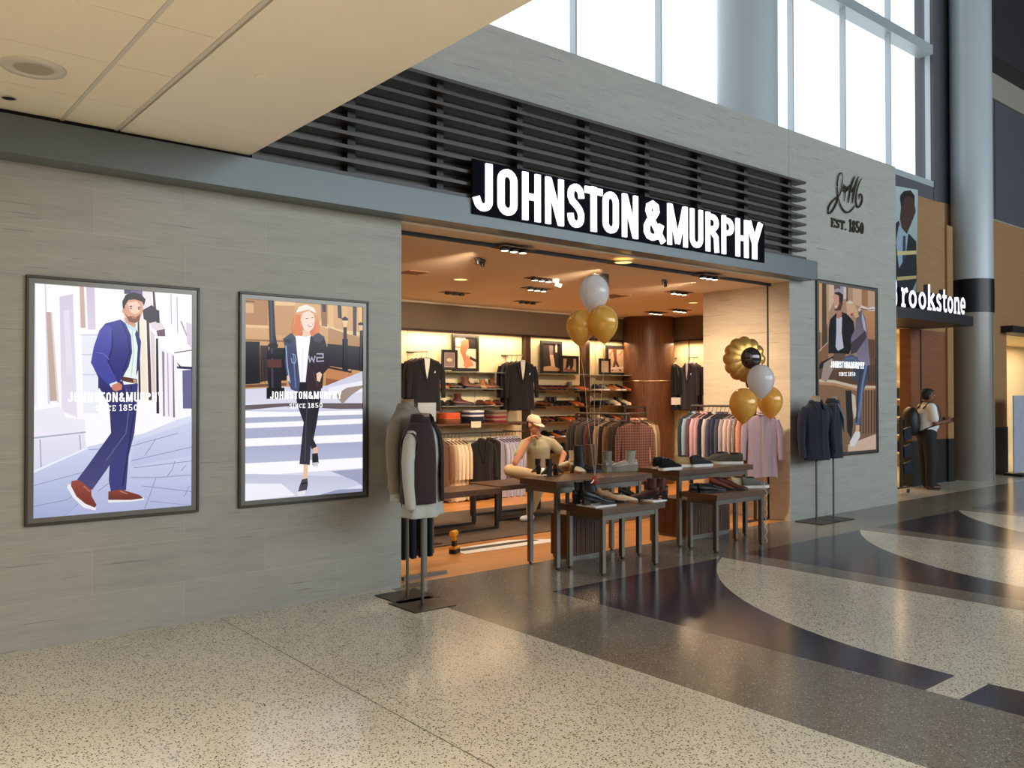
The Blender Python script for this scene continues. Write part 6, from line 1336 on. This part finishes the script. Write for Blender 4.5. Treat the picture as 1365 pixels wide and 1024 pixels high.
# canopy with letters
def canopy_pt(t, out=0.0): x = 12.56+2.78*t; return (x, .04-.05*math.sin(PI*t)-out)
cn = empty('canopy', (14, .1, 2.80)); tag(cn, 'curved dark metal canopy over the neighbouring store entrance', 'canopy')
m = MB(); front = [canopy_pt(k/16) for k in range(17)]; lo = [(x, y, 2.79) for x, y in front]+[(15.30, .9, 2.79), (12.56, .9, 2.79)]; hi = [(x, y, 2.955) for x, y, z in lo]
m.loft([lo, hi], 0, True, False); rel(m, 'canopy_body', mat('canopy_metal', (52, 52, 54), .4, .5), cn)
M_HALO = mat('letter_face', (240, 240, 250), .4, emis=(240, 240, 252), strength=1.3)
bs = empty('store_sign', (14, -.05, 2.96)); tag(bs, 'lit white serif letters standing on the dark canopy of the neighbouring store', 'sign')
for ch, a, b in [('B', 1183, 1197), ('r', 1201, 1210), ('o', 1211, 1222), ('o', 1224, 1234.5), ('k', 1235.5, 1247), ('s', 1247.5, 1255.5), ('t', 1256, 1262), ('o', 1262.5, 1270.5), ('n', 1271, 1279.5), ('e', 1280, 1286.5)]:
    xa = at(a, 400, Y=.04).x; xb = at(b, 400, Y=.04).x
    if ch == 'B': xa, xb = 12.545, 12.63
    m = MB(); glyph(m, ch, xa, xb-xa, 2.962, .41, .035, .004, gl=SER, k=.62); l_ = rel(m, 'letter', M_HALO, bs)
    m = MB(); glyph(m, ch, xa, xb-xa, 2.962, .41, .040, .07, gl=SER, k=.72); l2 = rel(m, 'letter_return', mat('letter_return', (34, 34, 50), .4), bs)
# portrait panel
a = at(1195, 250, Y=.9); b = at(1222, 395, Y=.9)
r = empty('portrait_panel', ((12.7+b.x)/2, .9, 3.37)); tag(r, 'tall glossy portrait of a person in a dark suit above the neighbouring store', 'poster')
rel(MB().box(12.7, b.x, .895, .915, 3.37, 5.22), 'panel', M_DARK, r)
to3 = lambda x, y, dy: (at(1060+x/3.938, 180+y/3.938, Y=.89).x-r.location.x, .893-dy-.9, at(1060+x/3.938, 180+y/3.938, Y=.89).z-3.37)
triangulated('portrait', [(((176, 196, 196), (120, 146, 146)), [(500, 262), (645, 288), (636, 850), (500, 850)]), ((22, 26, 34), [(500, 480), (545, 450), (560, 500), (600, 520), (636, 560), (640, 760), (600, 850), (500, 850)]), ((70, 44, 34), [(556, 380), (550, 330), (570, 296), (606, 292), (628, 320), (628, 370), (634, 400), (620, 440), (604, 480), (586, 520), (560, 490), (550, 440)]), ((28, 20, 18), [(552, 350), (552, 316), (572, 294), (606, 290), (628, 318), (626, 340), (600, 320), (576, 330), (566, 370)]), ((150, 170, 186), [(545, 470), (586, 520), (596, 500), (580, 640), (545, 700), (530, 560)]), ((40, 60, 84), [(566, 530), (580, 530), (580, 640), (562, 690)]), ((206, 190, 130), [(535, 612), (636, 606), (636, 626), (535, 632)]), ((190, 170, 110), [(535, 745), (636, 738), (636, 754), (535, 765)])], to3, .0004, paint_mat('portrait_ink', 0), r, 0.0)
# inside the neighbouring store
S('wall_far_store_inside', [M_CREAM], (12.6, 19.2, 3.4, 3.5, 0, 3.0), (19.1, 19.2, 1.25, 3.4, 0, 3.0), (12.6, 19.2, 1.13, 3.5, 3.0, 3.1))
su = empty('shelving_unit', (17, 3.2, 0)); tag(su, 'pale lit shelving unit inside the neighbouring store entrance', 'shelving')
rel(MB().box(15.6, 18.9, 3.34, 3.39, 0, 2.3), 'back', M_CREAM, su)
for z in (.3, .7, 1.1, 1.5, 1.9, 2.3): rel(MB().box(15.6, 18.9, 3.0, 3.34, z, z+.03), 'shelf_board', M_WHITE, su)
for k in range(8):
    z = (.33, .73, 1.13, 1.53)[k//2]; x = at(1199+9*(k % 2), 600, Y=3.12).x; o = MB().box(-.11, .11, -.06, .06, 0, .24).build('boxed_product', mat('product_dark', (30, 34, 44), .4), mods=[BEV(.01)]); o.location = (x, 3.12, z+.001)
    tag(o, '%s dark boxed product on the %s shelf of the neighbouring store' % (['left', 'right'][k % 2], ['lowest', 'second lowest', 'middle', 'upper'][k//2]), 'box', 'boxed products in the neighbouring store')
ds = empty('display_cart', (13.75, .62, 0)); tag(ds, 'wheeled display cart with tilted dark frames at the neighbouring store entrance', 'cart')
rel(MB().box(13.45, 13.98, .50, .56, .09, .115).box(13.70, 13.74, .50, .54, .115, 1.25), 'cart_frame', M_GUNMETAL, ds)
rel(MB().tube([(13.95, .53, .005), (13.95, .53, .065)], .012, 8), 'caster_fork', M_GUNMETAL, ds); rel(MB().lathe([(.03, -.012), (.035, 0), (.03, .012)], (13.98, .53, .036), 14, R=Matrix.Rotation(PI/2, 3, 'X')), 'caster_wheel', M_BLACK, ds)
for k, z in enumerate((.42, .70, .98)):
    rel(MB().box(-.16, .10, -.012, .012, -.10, .10, R=Matrix.Rotation(-.15, 3, 'Y'), o=(13.93, .50, z)), 'tilted_frame', mat('frame_navy', (26, 30, 42), .35), ds)
light('AREA', 'far_store_ceiling_light', (16.4, 2.3, 2.95), 150, WARM, (0, 0, 0), 3.2, 1.5)
# right of the concourse column
S('wall_far_right', [M_TAN, M_BLACK, M_DARKWOOD], (18.3, 19.30, .98, 1.2, .95, 5.20, 0), (18.3, 19.32, .97, 1.2, 0, .95, 1), (19.30, 23, .98, 1.2, 3.04, 4.75, 0), (19.0, 23, .75, 1.2, 2.90, 3.04, 1), (19.3, 23, .98, 1.2, 4.75, 5.2, 0))
S('wall_far_right_inside', [M_CREAM], (19.3, 32, 3.4, 3.5, 0, 3.0), (19.2, 32, 1.2, 3.5, 2.98, 3.02))
light('AREA', 'far_right_store_light', (24, 2.3, 2.92), 130, WARM, (0, 0, 0), 6, 1.5)
S('wall_upper_right', [M_GREYPANEL, mat('beige_band', (150, 144, 132), .7), M_DARK], (17.6, 33, 1.35, 1.5, 5.2, 8.0, 0), (17.6, 33, 1.30, 1.5, 8.0, 8.55, 1), (17.6, 33, .9, 1.5, 8.55, 10.6, 2), (19.75, 19.77, 1.345, 1.35, 5.2, 8.0, 2), (18.3, 33, .98, 1.35, 5.2, 5.23, 1))
bx = at(1351, 600, Y=.55).x; pb = empty('banner_stand', (bx+.3, .55, 0)); tag(pb, 'freestanding printed banner on a black foot at the right edge', 'banner')
rel(MB().box(bx, bx+.85, .54, .56, .06, 1.60), 'banner_panel', mat('banner_print', (168, 172, 186), .5, noise=.25, nscale=6), pb); rel(MB().prism([(bx-.1, .36, .001), (bx+.3, .36, .001), (bx+.4, .74, .001), (bx, .74, .001)], (0, 0, .05)), 'foot', M_BLACK, pb)
p = at(1330, 487, Y=-.02+.02); al = MB().box(-.02, .10, -.03, .03, -.06, .06).build('blade_sign', mat('red_sign', (120, 30, 34), .5)); q_ = at(1331, 486, Y=.42); al.location = (cx+.40, cy+.0, q_.z); tag(al, 'tiny red blade sign fixed to the far side of the concourse column', 'sign')
# far low store counter light seen beyond; ceiling details over the near side
def disc(name, x, y, r_, label, cat, mats, z=3.36, hole=False):
    r = empty(name, (x, y, z)); tag(r, label, cat); return r
r = empty('ceiling_speaker', (.90, -1.05, 3.3655)); tag(r, 'round white ceiling speaker in the tiled ceiling at the upper left', 'speaker')
MB().lathe([(.158, 0), (.155, -.010), (.10, -.014), (.095, -.006)], n=40, caps=False).build('trim_ring', M_TRIMW, r); MB().lathe([(.096, -.008), (.002, -.010)], n=40).build('speaker_grille', mat('grille_grey', (176, 166, 150), .8), r)
MB().lathe([(.008, -.012), (.002, -.013)], (.05, .17, .011), n=10).build('fixing_screw', M_BLACK, r)
r = empty('dome_camera', (.88, -.44, 3.3655)); tag(r, 'small dark recessed detector near the wall edge of the tiled ceiling', 'domecam'); MB().lathe([(.036, 0), (.036, -.004), (.002, -.005)], n=20).build('dark_lens', M_BLACK, r); MB().lathe([(.036, 0), (.044, -.003), (.036, -.006)], n=20, caps=False).build('trim', M_TRIMW, r)  # small camera dome set in the ceiling
r = empty('sprinkler_cover', (1.89, -1.71, 3.36)); tag(r, 'small round sprinkler cover on the smooth ceiling band', 'sprinkler cover'); MB().lathe([(.040, -.001), (.042, -.007), (.036, -.010), (.002, -.011)], n=24).build('cover_plate', M_CEIL, r)
# downlights of the near low ceiling (left of and behind the viewer)
for x, y, e in [(-1.2, -3.4, 330), (-.4, -5.4, 700), (1.4, -7.5, 700), (-4, -6, 480)]:
    light('SPOT', 'low_ceiling_downlight', (x, y, 3.33), e, (1.0, .85, .69), spot=2.4, blend=.9, radius=.1)
